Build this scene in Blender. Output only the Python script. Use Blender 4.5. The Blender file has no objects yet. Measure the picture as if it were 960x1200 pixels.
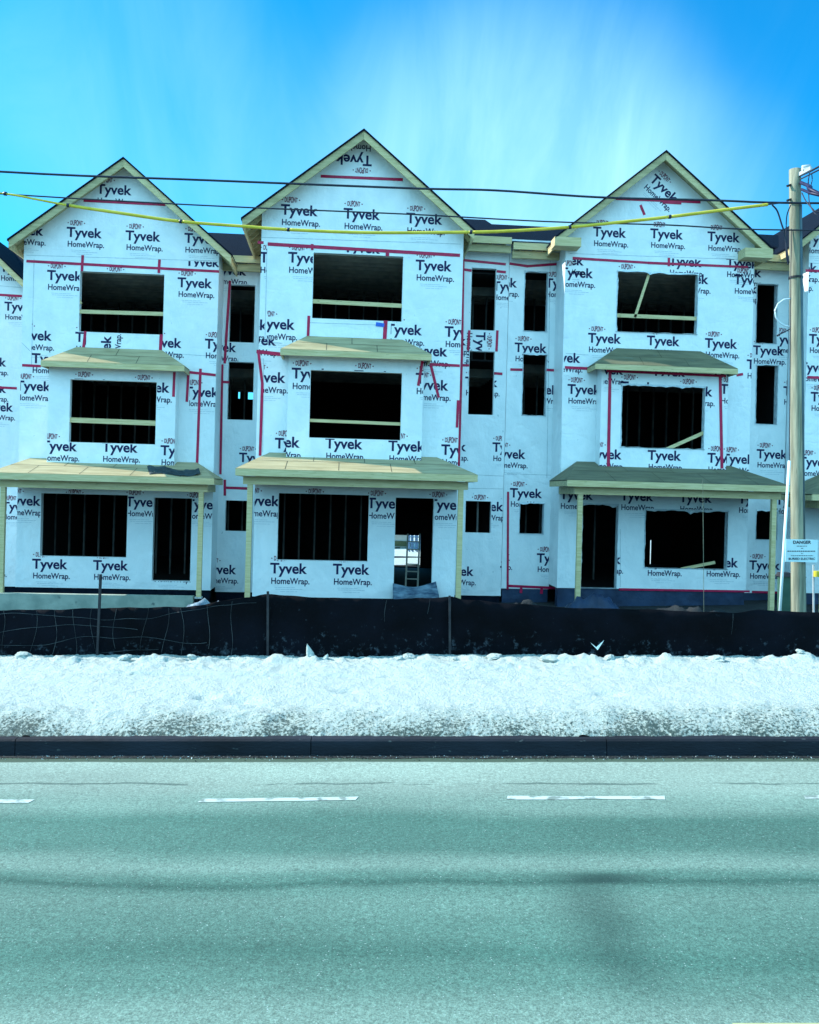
import bpy, math, random
from mathutils import Vector, Matrix, noise

SC = bpy.context.scene
COL = SC.collection
R = math.radians

# ------------------------------------------------------------------ camera
FPX, CX, HY = 1040.0, 480.0, 577.0          # focal length and horizon in photo pixels (960 x 1200)
CAMH = 2.67
YAW, ROLL = 0.075, 0.026                     # seen from a vehicle on a street that climbs to the right
_f = Vector((math.sin(YAW), math.cos(YAW), 0))
_r0 = Vector((math.cos(YAW), -math.sin(YAW), 0))
_z = Vector((0, 0, 1))
CR = _r0 * math.cos(ROLL) + _z * math.sin(ROLL)
CU = _z * math.cos(ROLL) - _r0 * math.sin(ROLL)
CF = _f
CP = Vector((0, 0, CAMH))
cam_data = bpy.data.cameras.new('camera')
cam = bpy.data.objects.new('camera', cam_data)
COL.objects.link(cam)
M = Matrix((CR, CU, -CF)).transposed().to_4x4()
M.translation = CP
cam.matrix_world = M
cam_data.sensor_fit = 'HORIZONTAL'
cam_data.sensor_width = 36.0
cam_data.lens = 36.0 * FPX / 960.0
cam_data.shift_y = -(600.0 - HY) / 960.0
cam_data.clip_start = 0.1
cam_data.clip_end = 2000
SC.camera = cam

# ------------------------------------------------------------------ light
SUN_EL, SUN_AZ = R(38), R(16)                # azimuth behind the facade plane, from the left
sdir = Vector((-math.cos(SUN_AZ) * math.cos(SUN_EL), math.sin(SUN_AZ) * math.cos(SUN_EL), math.sin(SUN_EL)))
sun_data = bpy.data.lights.new('sun', 'SUN')
sun_data.energy = 5.0
sun_data.angle = R(0.5)
sun_data.color = (1.0, 0.95, 0.86)
sun = bpy.data.objects.new('sun', sun_data)
COL.objects.link(sun)
sun.rotation_euler = sdir.to_track_quat('Z', 'Y').to_euler()
sun.location = (-30, 20, 40)

world = bpy.data.worlds.new('World')
SC.world = world
world.use_nodes = True
wt = world.node_tree
wt.nodes.clear()


def wn(t, **k):
    n = wt.nodes.new(t)
    for a, b in k.items():
        setattr(n, a, b)
    return n


wo = wn('ShaderNodeOutputWorld')
wb = wn('ShaderNodeBackground')
sky = wn('ShaderNodeTexSky', sky_type='NISHITA', sun_disc=False)
sky.sun_elevation = SUN_EL
sky.sun_rotation = math.atan2(sdir.x, sdir.y)
sky.altitude = 200
sky.air_density = 1.0
sky.dust_density = 0.6
sky.ozone_density = 1.6
tint = wn('ShaderNodeMixRGB', blend_type='MULTIPLY')
tint.inputs['Fac'].default_value = 1
tint.inputs['Color2'].default_value = (0.035, 0.92, 1.38, 1)
tc = wn('ShaderNodeTexCoord')
mp = wn('ShaderNodeMapping')
mp.inputs['Rotation'].default_value = (0.15, 0.62, 0.25)
mp.inputs['Scale'].default_value = (6.0, 2.6, 1.7)
nz = wn('ShaderNodeTexNoise')
nz.inputs['Scale'].default_value = 1.1
nz.inputs['Detail'].default_value = 7
nz.inputs['Roughness'].default_value = 0.62
nz.inputs['Distortion'].default_value = 1.1
rp = wn('ShaderNodeValToRGB')
rp.color_ramp.elements[0].position = 0.40
rp.color_ramp.elements[1].position = 0.68


def pxdir(x, y):
    return (CF + CR * ((x - CX) / FPX) - CU * ((y - HY) / FPX)).normalized()


def veil(x, y, inner, outer):
    """angular patch of thin cloud round one direction of the sky"""
    d = wn('ShaderNodeVectorMath', operation='DOT_PRODUCT')
    d.inputs[1].default_value = pxdir(x, y)
    nm = wn('ShaderNodeVectorMath', operation='NORMALIZE')
    wt.links.new(tc.outputs['Generated'], nm.inputs[0])
    wt.links.new(nm.outputs[0], d.inputs[0])
    mr = wn('ShaderNodeMapRange', interpolation_type='SMOOTHSTEP')
    mr.inputs['From Min'].default_value = math.cos(outer)
    mr.inputs['From Max'].default_value = math.cos(inner)
    wt.links.new(d.outputs['Value'], mr.inputs['Value'])
    return mr.outputs['Result']


def wmath(op, a, b):
    m = wn('ShaderNodeMath', operation=op)
    for i, v in enumerate((a, b)):
        if isinstance(v, (int, float)):
            m.inputs[i].default_value = v
        else:
            wt.links.new(v, m.inputs[i])
    return m.outputs[0]


wt.links.new(tc.outputs['Generated'], mp.inputs['Vector'])
wt.links.new(mp.outputs[0], nz.inputs['Vector'])
wt.links.new(nz.outputs['Fac'], rp.inputs['Fac'])
v1 = veil(600, 245, 0.02, 0.26)
v2 = veil(165, 130, 0.0, 0.20)
v4 = veil(820, 235, 0.0, 0.13)
v5 = veil(30, 190, 0.0, 0.16)
v3 = veil(560, 470, 0.22, 0.46)
vs = wmath('ADD', wmath('MULTIPLY', v1, 0.50), wmath('MULTIPLY', v2, 0.20))
vs = wmath('ADD', vs, wmath('MULTIPLY', v3, 0.26))
vs = wmath('ADD', vs, wmath('MULTIPLY', wmath('ADD', v4, v5), 0.12))
cl = wmath('ADD', wmath('MULTIPLY', rp.outputs['Color'], wmath('ADD', wmath('MULTIPLY', vs, 0.30), 0.02)), wmath('MULTIPLY', vs, 0.52))
cmix = wn('ShaderNodeMixRGB', blend_type='MIX')
cmix.inputs['Color2'].default_value = (3.6, 6.6, 7.4, 1)
wt.links.new(wmath('MINIMUM', cl, 0.95), cmix.inputs['Fac'])
wt.links.new(sky.outputs[0], tint.inputs['Color1'])
wt.links.new(tint.outputs[0], cmix.inputs['Color1'])
# unseen bright cloud added behind the viewer to brighten the shaded fronts
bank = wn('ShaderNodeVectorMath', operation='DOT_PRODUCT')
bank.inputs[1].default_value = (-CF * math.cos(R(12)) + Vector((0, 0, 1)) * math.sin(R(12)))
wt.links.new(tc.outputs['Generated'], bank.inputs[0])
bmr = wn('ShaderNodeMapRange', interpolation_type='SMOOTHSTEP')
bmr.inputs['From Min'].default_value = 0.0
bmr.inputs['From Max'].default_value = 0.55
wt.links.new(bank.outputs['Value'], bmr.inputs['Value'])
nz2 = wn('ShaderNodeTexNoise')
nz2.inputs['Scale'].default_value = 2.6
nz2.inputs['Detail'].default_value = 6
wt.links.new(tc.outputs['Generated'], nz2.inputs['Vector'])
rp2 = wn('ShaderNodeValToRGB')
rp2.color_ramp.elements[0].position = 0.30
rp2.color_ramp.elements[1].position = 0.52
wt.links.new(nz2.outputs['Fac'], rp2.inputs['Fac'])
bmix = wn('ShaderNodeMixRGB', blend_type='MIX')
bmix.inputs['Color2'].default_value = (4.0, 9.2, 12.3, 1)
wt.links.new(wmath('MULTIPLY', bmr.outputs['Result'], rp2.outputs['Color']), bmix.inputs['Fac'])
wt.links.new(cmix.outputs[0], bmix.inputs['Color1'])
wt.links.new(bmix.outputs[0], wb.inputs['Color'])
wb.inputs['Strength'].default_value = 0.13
wt.links.new(wb.outputs[0], wo.inputs['Surface'])

SC.view_settings.view_transform = 'Standard'
SC.view_settings.look = 'None'
SC.view_settings.gamma = 1
SC.view_settings.use_curve_mapping = False
SC.view_settings.exposure = 0.68
SC.render.engine = 'CYCLES'
SC.cycles.max_bounces = 5
SC.cycles.diffuse_bounces = 3
SC.cycles.use_adaptive_sampling = True

# ------------------------------------------------------------------ helpers


def XZ(px, py, Y):
    """photo pixel -> (x, z) on the upright plane y = Y"""
    d = CF + CR * ((px - CX) / FPX) - CU * ((py - HY) / FPX)
    t = Y / d.y
    p = CP + d * t
    return p.x, p.z


def P3(px, py, Y):
    x, z = XZ(px, py, Y)
    return Vector((x, Y, z))


ROAD0 = CP - CU * CAMH


def RD(X, Y, Z):
    """street frame (right, ahead, up; Z = 0 on the asphalt) -> world"""
    return ROAD0 + CR * X + CF * Y + CU * Z


def RPX(px, py, Y):
    """photo pixel at a distance Y in the street frame -> world"""
    return CP + CF * Y + CR * ((px - CX) / FPX * Y) - CU * ((py - HY) / FPX * Y)


def RXZ(px, py, Y):
    return (px - CX) / FPX * Y, CAMH - (py - HY) / FPX * Y


class MB:
    def __init__(self):
        self.v, self.f, self.m = [], [], []

    def poly(self, pts, mat=0):
        i = len(self.v)
        self.v.extend(Vector(p) for p in pts)
        self.f.append(tuple(range(i, i + len(pts))))
        self.m.append(mat)

    def hexa(self, p, mat=0):
        """8 points: bottom ring then top ring, both counter-clockwise from above"""
        i = len(self.v)
        self.v.extend(Vector(q) for q in p)
        for f in ((3, 2, 1, 0), (4, 5, 6, 7), (0, 1, 5, 4), (1, 2, 6, 5), (2, 3, 7, 6), (3, 0, 4, 7)):
            self.f.append(tuple(i + k for k in f))
            self.m.append(mat)

    def box(self, x0, x1, y0, y1, z0, z1, mat=0):
        self.hexa([(x0, y0, z0), (x1, y0, z0), (x1, y1, z0), (x0, y1, z0), (x0, y0, z1), (x1, y0, z1), (x1, y1, z1), (x0, y1, z1)], mat)

    def prism(self, prof, y0, y1, mat=0):
        """profile of (x, z) points, counter-clockwise seen from -y, extruded along y"""
        n = len(prof)
        i = len(self.v)
        self.v.extend(Vector((x, y0, z)) for x, z in prof)
        self.v.extend(Vector((x, y1, z)) for x, z in prof)
        self.f.append(tuple(i + k for k in range(n)))
        self.f.append(tuple(i + n + k for k in reversed(range(n))))
        self.m += [mat, mat]
        for k in range(n):
            k2 = (k + 1) % n
            self.f.append((i + k2, i + k, i + n + k, i + n + k2))
            self.m.append(mat)

    def beam(self, a, b, w, h, mat=0, up=Vector((0, 0, 1))):
        a, b = Vector(a), Vector(b)
        d = (b - a).normalized()
        s = d.cross(up)
        if s.length < 1e-4:
            s = Vector((1, 0, 0))
        s.normalize()
        u = s.cross(d).normalized()
        s, u = s * (w / 2), u * (h / 2)
        self.hexa([a - s - u, a + s - u, b + s - u, b - s - u, a - s + u, a + s + u, b + s + u, b - s + u], mat)

    def tube(self, pts, r, n=8, mat=0, r2=None, caps=True):
        pts = [Vector(p) for p in pts]
        i0 = len(self.v)
        k = len(pts)
        for j, p in enumerate(pts):
            d = (pts[min(j + 1, k - 1)] - pts[max(j - 1, 0)]).normalized()
            a = d.cross(Vector((0, 0, 1)))
            if a.length < 1e-3:
                a = Vector((1, 0, 0))
            a.normalize()
            b = a.cross(d)
            rr = r if r2 is None else r + (r2 - r) * j / (k - 1)
            for q in range(n):
                t = 2 * math.pi * q / n
                self.v.append(p + a * (math.cos(t) * rr) + b * (math.sin(t) * rr))
        for j in range(k - 1):
            for q in range(n):
                q2 = (q + 1) % n
                self.f.append((i0 + j * n + q, i0 + j * n + q2, i0 + (j + 1) * n + q2, i0 + (j + 1) * n + q))
                self.m.append(mat)
        if caps:
            self.f.append(tuple(i0 + q for q in reversed(range(n))))
            self.f.append(tuple(i0 + (k - 1) * n + q for q in range(n)))
            self.m += [mat, mat]

    def build(self, name, mats, parent=None, origin=None, smooth=False):
        me = bpy.data.meshes.new(name)
        o0 = Vector((0, 0, 0))
        if parent is not None:
            p = parent
            while p is not None:
                o0 += p.location
                p = p.parent
        loc = Vector((0, 0, 0))
        if origin is not None:
            loc = Vector(origin) - o0
            o0 = Vector(origin)
        me.from_pydata([v - o0 for v in self.v], [], self.f)
        if not isinstance(mats, (list, tuple)):
            mats = [mats]
        for m in mats:
            me.materials.append(m)
        if len(mats) > 1:
            me.polygons.foreach_set('material_index', self.m)
        if smooth:
            me.polygons.foreach_set('use_smooth', [True] * len(me.polygons))
        me.update()
        o = bpy.data.objects.new(name, me)
        COL.objects.link(o)
        o.location = loc
        if parent is not None:
            o.parent = parent
        return o


def tag(o, label=None, cat=None, group=None, kind=None):
    for k, v in (('label', label), ('category', cat), ('group', group), ('kind', kind)):
        if v:
            o[k] = v
    return o


def thing(name, loc, label, cat, group=None):
    o = bpy.data.objects.new(name, None)
    o.empty_display_size = 0.3
    COL.objects.link(o)
    o.location = loc
    return tag(o, label, cat, group)


# ------------------------------------------------------------------ materials


def mat(name, c1, c2=None, scale=6, rough=0.7, bump=0.0, bscale=None, stretch=(1, 1, 1), spec=0.3, detail=5, lo=0.35, hi=0.65, dist=0.0, speck=None):
    m = bpy.data.materials.new(name)
    m.use_nodes = True
    nt = m.node_tree
    b = nt.nodes['Principled BSDF']
    b.inputs['Roughness'].default_value = rough
    b.inputs['Specular IOR Level'].default_value = spec
    c2 = c2 or c1
    tcn = nt.nodes.new('ShaderNodeTexCoord')
    mpn = nt.nodes.new('ShaderNodeMapping')
    mpn.inputs['Scale'].default_value = stretch
    nt.links.new(tcn.outputs['Object'], mpn.inputs['Vector'])
    n = nt.nodes.new('ShaderNodeTexNoise')
    n.inputs['Scale'].default_value = scale
    n.inputs['Detail'].default_value = detail
    n.inputs['Distortion'].default_value = dist
    nt.links.new(mpn.outputs[0], n.inputs['Vector'])
    r = nt.nodes.new('ShaderNodeValToRGB')
    r.color_ramp.elements[0].position = lo
    r.color_ramp.elements[1].position = hi
    r.color_ramp.elements[0].color = (*c1, 1)
    r.color_ramp.elements[1].color = (*c2, 1)
    nt.links.new(n.outputs['Fac'], r.inputs['Fac'])
    out = r.outputs['Color']
    if speck:
        sc_, col_, thr = speck
        n3 = nt.nodes.new('ShaderNodeTexNoise')
        n3.inputs['Scale'].default_value = sc_
        n3.inputs['Detail'].default_value = 2
        nt.links.new(mpn.outputs[0], n3.inputs['Vector'])
        r3 = nt.nodes.new('ShaderNodeValToRGB')
        r3.color_ramp.elements[0].position = thr
        r3.color_ramp.elements[1].position = thr + 0.06
        nt.links.new(n3.outputs['Fac'], r3.inputs['Fac'])
        mx = nt.nodes.new('ShaderNodeMixRGB')
        mx.inputs['Color2'].default_value = (*col_, 1)
        nt.links.new(r3.outputs['Color'], mx.inputs['Fac'])
        nt.links.new(out, mx.inputs['Color1'])
        out = mx.outputs['Color']
    nt.links.new(out, b.inputs['Base Color'])
    if bump:
        n2 = nt.nodes.new('ShaderNodeTexNoise')
        n2.inputs['Scale'].default_value = bscale or scale * 3
        n2.inputs['Detail'].default_value = 6
        n2.inputs['Roughness'].default_value = 0.6
        nt.links.new(mpn.outputs[0], n2.inputs['Vector'])
        bp = nt.nodes.new('ShaderNodeBump')
        bp.inputs['Strength'].default_value = 1
        bp.inputs['Distance'].default_value = bump
        nt.links.new(n2.outputs['Fac'], bp.inputs['Height'])
        nt.links.new(bp.outputs[0], b.inputs['Normal'])
    return m


WRAP = mat('housewrap', (0.72, 0.78, 0.80), (0.82, 0.86, 0.87), 1.3, 0.42, 0.035, 3.2, (1, 1, 0.7), 0.4, dist=1.5, speck=(11, (0.42, 0.52, 0.56), 0.735))
INK = mat('navy_ink', (0.003, 0.003, 0.050), (0.007, 0.005, 0.075), 20, 0.5)
INKRED = mat('red_ink', (0.13, 0.006, 0.045), (0.19, 0.010, 0.055), 20, 0.5)
INKPALE = mat('pale_ink', (0.28, 0.38, 0.46), (0.40, 0.50, 0.56), 20, 0.5)
SEAM = mat('wrap_seam', (0.34, 0.42, 0.46), (0.50, 0.58, 0.60), 9, 0.5)
TAPE = mat('red_sheathing_tape', (0.36, 0.004, 0.050), (0.52, 0.010, 0.075), 6, 0.35, 0.004, 30)
BLUETAPE = mat('blue_tape', (0.02, 0.10, 0.55), (0.03, 0.16, 0.65), 8, 0.4)
PINE = mat('pine_lumber', (0.52, 0.42, 0.21), (0.66, 0.54, 0.30), 5, 0.62, 0.004, 30, (0.5, 6, 6), 0.3, speck=(9, (0.10, 0.09, 0.03), 0.70))
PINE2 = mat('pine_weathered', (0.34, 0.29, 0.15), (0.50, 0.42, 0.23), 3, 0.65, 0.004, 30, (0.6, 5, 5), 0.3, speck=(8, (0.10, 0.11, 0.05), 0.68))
PINEPALE = mat('pine_soffit', (0.40, 0.38, 0.22), (0.50, 0.46, 0.27), 3, 0.65, 0.004, 20, (1, 4, 4))
PLY = mat('plywood_deck', (0.29, 0.235, 0.125), (0.42, 0.35, 0.20), 2.4, 0.6, 0.006, 18, (0.6, 3, 3), 0.3, speck=(6, (0.35, 0.27, 0.12), 0.70))
JOINT = mat('sheet_joint', (0.05, 0.05, 0.03), (0.10, 0.09, 0.05), 4, 0.8)
SHINGLE = mat('dark_shingles', (0.0015, 0.006, 0.014), (0.004, 0.012, 0.024), 9, 0.95, 0.02, 14, (1, 3, 1), 0.05)
EDGE = mat('felt_edge', (0.002, 0.005, 0.012), (0.005, 0.010, 0.020), 6, 0.9, 0.01, 14, spec=0.08)
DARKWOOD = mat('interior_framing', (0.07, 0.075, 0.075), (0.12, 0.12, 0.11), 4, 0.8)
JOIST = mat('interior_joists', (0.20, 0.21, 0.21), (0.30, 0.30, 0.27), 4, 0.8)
DARK = mat('shaded_sheathing', (0.005, 0.005, 0.006), (0.010, 0.010, 0.011), 2, 0.9)  # near-black, the shade of the rooms is put into the colour
CONC = mat('concrete', (0.22, 0.27, 0.23), (0.34, 0.38, 0.32), 3, 0.8, 0.006, 25, speck=(3.5, (0.10, 0.13, 0.12), 0.66))
MEMB = mat('foundation_membrane', (0.008, 0.018, 0.045), (0.020, 0.045, 0.10), 1.7, 0.5, 0.03, 4)
POLEW = mat('weathered_pole', (0.17, 0.17, 0.12), (0.34, 0.33, 0.235), 3, 0.75, 0.006, 14, (7, 7, 0.5), speck=(5, (0.12, 0.13, 0.08), 0.70))
RUBBER = mat('black_cable', (0.010, 0.014, 0.030), (0.020, 0.026, 0.045), 5, 0.5)
PURPLE = mat('bundled_cable', (0.010, 0.010, 0.045), (0.02, 0.018, 0.07), 5, 0.5)
YELLOW = mat('yellow_line_cover', (0.52, 0.42, 0.03), (0.66, 0.53, 0.06), 4, 0.45)
WHITEP = mat('white_plastic', (0.72, 0.80, 0.80), (0.80, 0.86, 0.84), 6, 0.4)
GREYM = mat('galvanised_steel', (0.35, 0.38, 0.38), (0.50, 0.52, 0.52), 9, 0.35)
GREENM = mat('green_cabinet', (0.03, 0.085, 0.06), (0.05, 0.12, 0.08), 5, 0.5)
SIGNW = mat('sign_face', (0.55, 0.72, 0.75), (0.62, 0.78, 0.80), 5, 0.4)
FOLD = mat('wrap_fold', (0.50, 0.60, 0.66), (0.68, 0.75, 0.78), 7, 0.5, 0.02, 12)


# ------------------------------------------------------------------ lettering


def text_polys(body, size=1.0, bold=0.0, width=None, height=None):
    cu = bpy.data.curves.new('lettering', 'FONT')
    cu.body = body
    cu.size = size
    cu.offset = bold
    cu.resolution_u = 3
    ob = bpy.data.objects.new('lettering', cu)
    COL.objects.link(ob)
    dg = bpy.context.evaluated_depsgraph_get()
    dg.update()
    me = ob.evaluated_get(dg).to_mesh()
    ps = [[(me.vertices[i].co.x, me.vertices[i].co.y) for i in p.vertices] for p in me.polygons]
    ob.evaluated_get(dg).to_mesh_clear()
    bpy.data.objects.remove(ob)
    bpy.data.curves.remove(cu)
    xs = [q[0] for p in ps for q in p]
    x0, x1 = min(xs), max(xs)
    sx = width / (x1 - x0) if width else 1
    return [[((x - x0) * sx, y * (height or 1.0)) for x, y in p] for p in ps]


def norm_cap(ps, cap):
    top = max(q[1] for p in ps for q in p)
    return [[(x, y * cap / top) for x, y in p] for p in ps]


TY = norm_cap(text_polys('Tyvek', bold=0.027, width=0.91), 0.255)
HW = norm_cap(text_polys('HomeWrap.', bold=0.019, width=0.94), 0.150)
DUP = norm_cap(text_polys('DUPONT', bold=0.028, width=0.32), 0.105)
# the maker's name bulges into an oval
DUP = [[(x, (y - 0.0475) * (1.0 + 0.45 * math.cos((x / 0.31 - 0.5) * math.pi))) for x, y in p] for p in DUP]


def diamond(cx, cy, r):
    return [[(cx - r, cy), (cx, cy - r * 0.8), (cx + r, cy), (cx, cy + r * 0.8)]]


LOGO = [(0, TY, 0.0, 0.0, 1), (0, HW, 0.035, -0.262, 1), (1, DUP, 0.09, 0.365, 1), (1, diamond(0.035, 0.365, 0.022) + diamond(0.455, 0.365, 0.022), 0, 0, 1)]
LINES = [(0.12, -0.355, 0.50, 0.007), (0.14, -0.40, 0.66, 0.008), (0.26, -0.455, 0.42, 0.007)]


def logo_polys():
    out = []
    for m, ps, ox, oy, _ in LOGO:
        for p in ps:
            out.append((m, [(x + ox, y + oy) for x, y in p]))
    rr = random.Random(3)
    for x, y, w, h in LINES:
        q = x
        while q < x + w:
            l = rr.uniform(0.05, 0.14)
            out.append((2, [(q, y), (min(q + l, x + w), y), (min(q + l, x + w), y + h), (q, y + h)]))
            q += l + 0.012
    return out


LOGOP = logo_polys()


def clip_half(p, a, b, c):
    """keep a*x + b*y <= c"""
    out = []
    n = len(p)
    for i in range(n):
        x0, y0 = p[i]
        x1, y1 = p[(i + 1) % n]
        d0, d1 = a * x0 + b * y0 - c, a * x1 + b * y1 - c
        if d0 <= 0:
            out.append((x0, y0))
        if d0 * d1 < 0:
            t = d0 / (d0 - d1)
            out.append((x0 + (x1 - x0) * t, y0 + (y1 - y0) * t))
    return out if len(out) > 2 else []


def clip_convex(p, region):
    """region counter-clockwise"""
    n = len(region)
    for i in range(n):
        (x0, y0), (x1, y1) = region[i], region[(i + 1) % n]
        ex, ey = x1 - x0, y1 - y0
        p = clip_half(p, ey, -ex, ey * x0 - ex * y0)
        if not p:
            return []
    return p


def cut_rect(polys, rc):
    x0, x1, z0, z1 = rc
    out = []
    for p in polys:
        xs = [q[0] for q in p]
        zs = [q[1] for q in p]
        if max(xs) <= x0 or min(xs) >= x1 or max(zs) <= z0 or min(zs) >= z1:
            out.append(p)
            continue
        for hp in ((1, 0, x0), (-1, 0, -x1)):
            q = clip_half(p, *hp)
            if q:
                out.append(q)
        mid = clip_half(clip_half(p, -1, 0, -x0) or [], 1, 0, x1) if clip_half(p, -1, 0, -x0) else []
        if mid:
            for hp in ((0, 1, z0), (0, -1, -z1)):
                q = clip_half(mid, *hp)
                if q:
                    out.append(q)
    return out


def RECT(x0, x1, y0, y1, Y):
    """photo pixel rectangle -> (X0, X1, Z0, Z1) on plane Y"""
    xm, ym = (x0 + x1) / 2, (y0 + y1) / 2
    return XZ(x0, ym, Y)[0], XZ(x1, ym, Y)[0], XZ(xm, y1, Y)[1], XZ(xm, y0, Y)[1]


WALL_T = 0.15


def wall_mesh(Y, outline, holes, logos=(), seams=(), thick=WALL_T, extra_clip=None, base=None):
    """a wrapped wall on plane y = Y with rectangular openings; the printed logos and the lap lines lie in the same mesh"""
    mb = MB()
    xs = sorted({round(v, 4) for p in outline for v in (p[0],)} | {h[0] for h in holes} | {h[1] for h in holes})
    zs = sorted({round(v, 4) for p in outline for v in (p[1],)} | {h[2] for h in holes} | {h[3] for h in holes})
    for i in range(len(xs) - 1):
        for j in range(len(zs) - 1):
            cx, cz = (xs[i] + xs[i + 1]) / 2, (zs[j] + zs[j + 1]) / 2
            if any(h[0] < cx < h[1] and h[2] < cz < h[3] for h in holes):
                continue
            p = clip_convex([(xs[i], zs[j]), (xs[i + 1], zs[j]), (xs[i + 1], zs[j + 1]), (xs[i], zs[j + 1])], outline)
            if not p:
                continue
            mb.poly([(x, Y, z) for x, z in p], 0)
            mb.poly([(x, Y + thick, z) for x, z in reversed(p)], 4)
    n = len(outline)
    for i in range(n):
        (x0, z0), (x1, z1) = outline[i], outline[(i + 1) % n]
        mb.poly([(x1, Y, z1), (x0, Y, z0), (x0, Y + thick, z0), (x1, Y + thick, z1)], 0)
    for lg in logos:
        px, py = lg[0], lg[1]
        op = lg[2] if len(lg) > 2 else {}
        ox, oz = XZ(px, py, Y)
        rot = op.get('rot', 0)
        ca, sa = math.cos(R(rot)), math.sin(R(rot))
        kx0 = XZ(op['x0'], py, Y)[0] if 'x0' in op else -1e3
        kx1 = XZ(op['x1'], py, Y)[0] if 'x1' in op else 1e3
        kz1 = XZ(px + 20, op['y0'], Y)[1] if 'y0' in op else 1e3
        kz0 = XZ(px + 20, op['y1'], Y)[1] if 'y1' in op else -1e3
        for m, p in LOGOP:
            if op.get('only') == 'dupont' and m != 1:
                continue
            if op.get('nolines') and m == 2:
                continue
            if op.get('nodup') and m == 1:
                continue
            q = [(ox + x * ca - y * sa, oz + x * sa + y * ca) for x, y in p]
            q = clip_convex(q, outline)
            for hp in ((-1, 0, -kx0), (1, 0, kx1), (0, -1, -kz0), (0, 1, kz1)):
                if q:
                    q = clip_half(q, *hp)
            if not q:
                continue
            ps = [q]
            for h in holes:
                ps = cut_rect(ps, h)
            for q in ps:
                mb.poly([(x, Y - 0.004, z) for x, z in q], 1 + m)
    for s in seams:
        a, b = XZ(*s[0], Y), XZ(*s[1], Y)
        dx, dz = b[0] - a[0], b[1] - a[1]
        l = math.hypot(dx, dz)
        k = 0.007
        nx, nz_ = -dz / l * k, dx / l * k
        q = [(a[0] - nx, a[1] - nz_), (b[0] - nx, b[1] - nz_), (b[0] + nx, b[1] + nz_), (a[0] + nx, a[1] + nz_)]
        if (q[1][0] - q[0][0]) * (q[2][1] - q[0][1]) - (q[1][1] - q[0][1]) * (q[2][0] - q[0][0]) < 0:
            q.reverse()
        q = clip_convex(q, outline)
        ps = [q] if q else []
        for h in holes:
            ps = cut_rect(ps, h)
        for q in ps:
            mb.poly([(x, Y - 0.0025, z) for x, z in q], 5)
    return mb




def add_creases(m, scale, dist, strength):
    nt = m.node_tree
    L = nt.links.new
    b = nt.nodes['Principled BSDF']
    old = b.inputs['Normal'].links[0].from_node if b.inputs['Normal'].links else None
    t = nt.nodes.new('ShaderNodeTexCoord')
    k = nt.nodes.new('ShaderNodeMapping')
    k.inputs['Rotation'].default_value = (0, 0.5, 0)
    k.inputs['Scale'].default_value = (1, 1, 1.7)
    L(t.outputs['Object'], k.inputs['Vector'])
    n = nt.nodes.new('ShaderNodeTexNoise')
    n.inputs['Scale'].default_value = scale
    n.inputs['Detail'].default_value = 3
    n.inputs['Distortion'].default_value = 0.5
    L(k.outputs[0], n.inputs['Vector'])
    prev = n.outputs['Fac']
    for op, v in (('SUBTRACT', 0.5), ('ABSOLUTE', 0), ('MULTIPLY', 6.0), ('MINIMUM', 1.0), ('POWER', 0.5)):
        q = nt.nodes.new('ShaderNodeMath')
        q.operation = op
        q.inputs[1].default_value = v
        L(prev, q.inputs[0])
        prev = q.outputs[0]
    bp = nt.nodes.new('ShaderNodeBump')
    bp.inputs['Distance'].default_value = dist
    bp.inputs['Strength'].default_value = strength
    L(prev, bp.inputs['Height'])
    if old:
        L(old.outputs[0], bp.inputs['Normal'])
    L(bp.outputs[0], b.inputs['Normal'])


add_creases(WRAP, 0.75, 0.022, 0.30)
add_creases(FOLD, 3.0, 0.02, 0.8)
WALLMATS = [WRAP, INK, INKRED, INKPALE, DARK, SEAM]
RNG = random.Random(11)


def tape(parent, Y, pts, w=0.075, material=None, name='tape_strip'):
    mb = MB()
    q = [Vector((*XZ(x, y, Y), 0)) for x, y in pts]
    for a, b in zip(q, q[1:]):
        d = (b - a).normalized()
        n = Vector((-d.y, d.x, 0)) * (w / 2)
        a2, b2 = a - d * w * 0.3, b + d * w * 0.3
        prof = [a2 - n, b2 - n * RNG.uniform(0.85, 1.1), b2 + n * RNG.uniform(0.85, 1.1), a2 + n]
        prof = [(p.x, p.y) for p in prof]
        off = RNG.uniform(0.008, 0.012)
        mb.prism(prof, Y - off, Y - 0.006)
    return mb.build(name, material or TAPE, parent)


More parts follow.
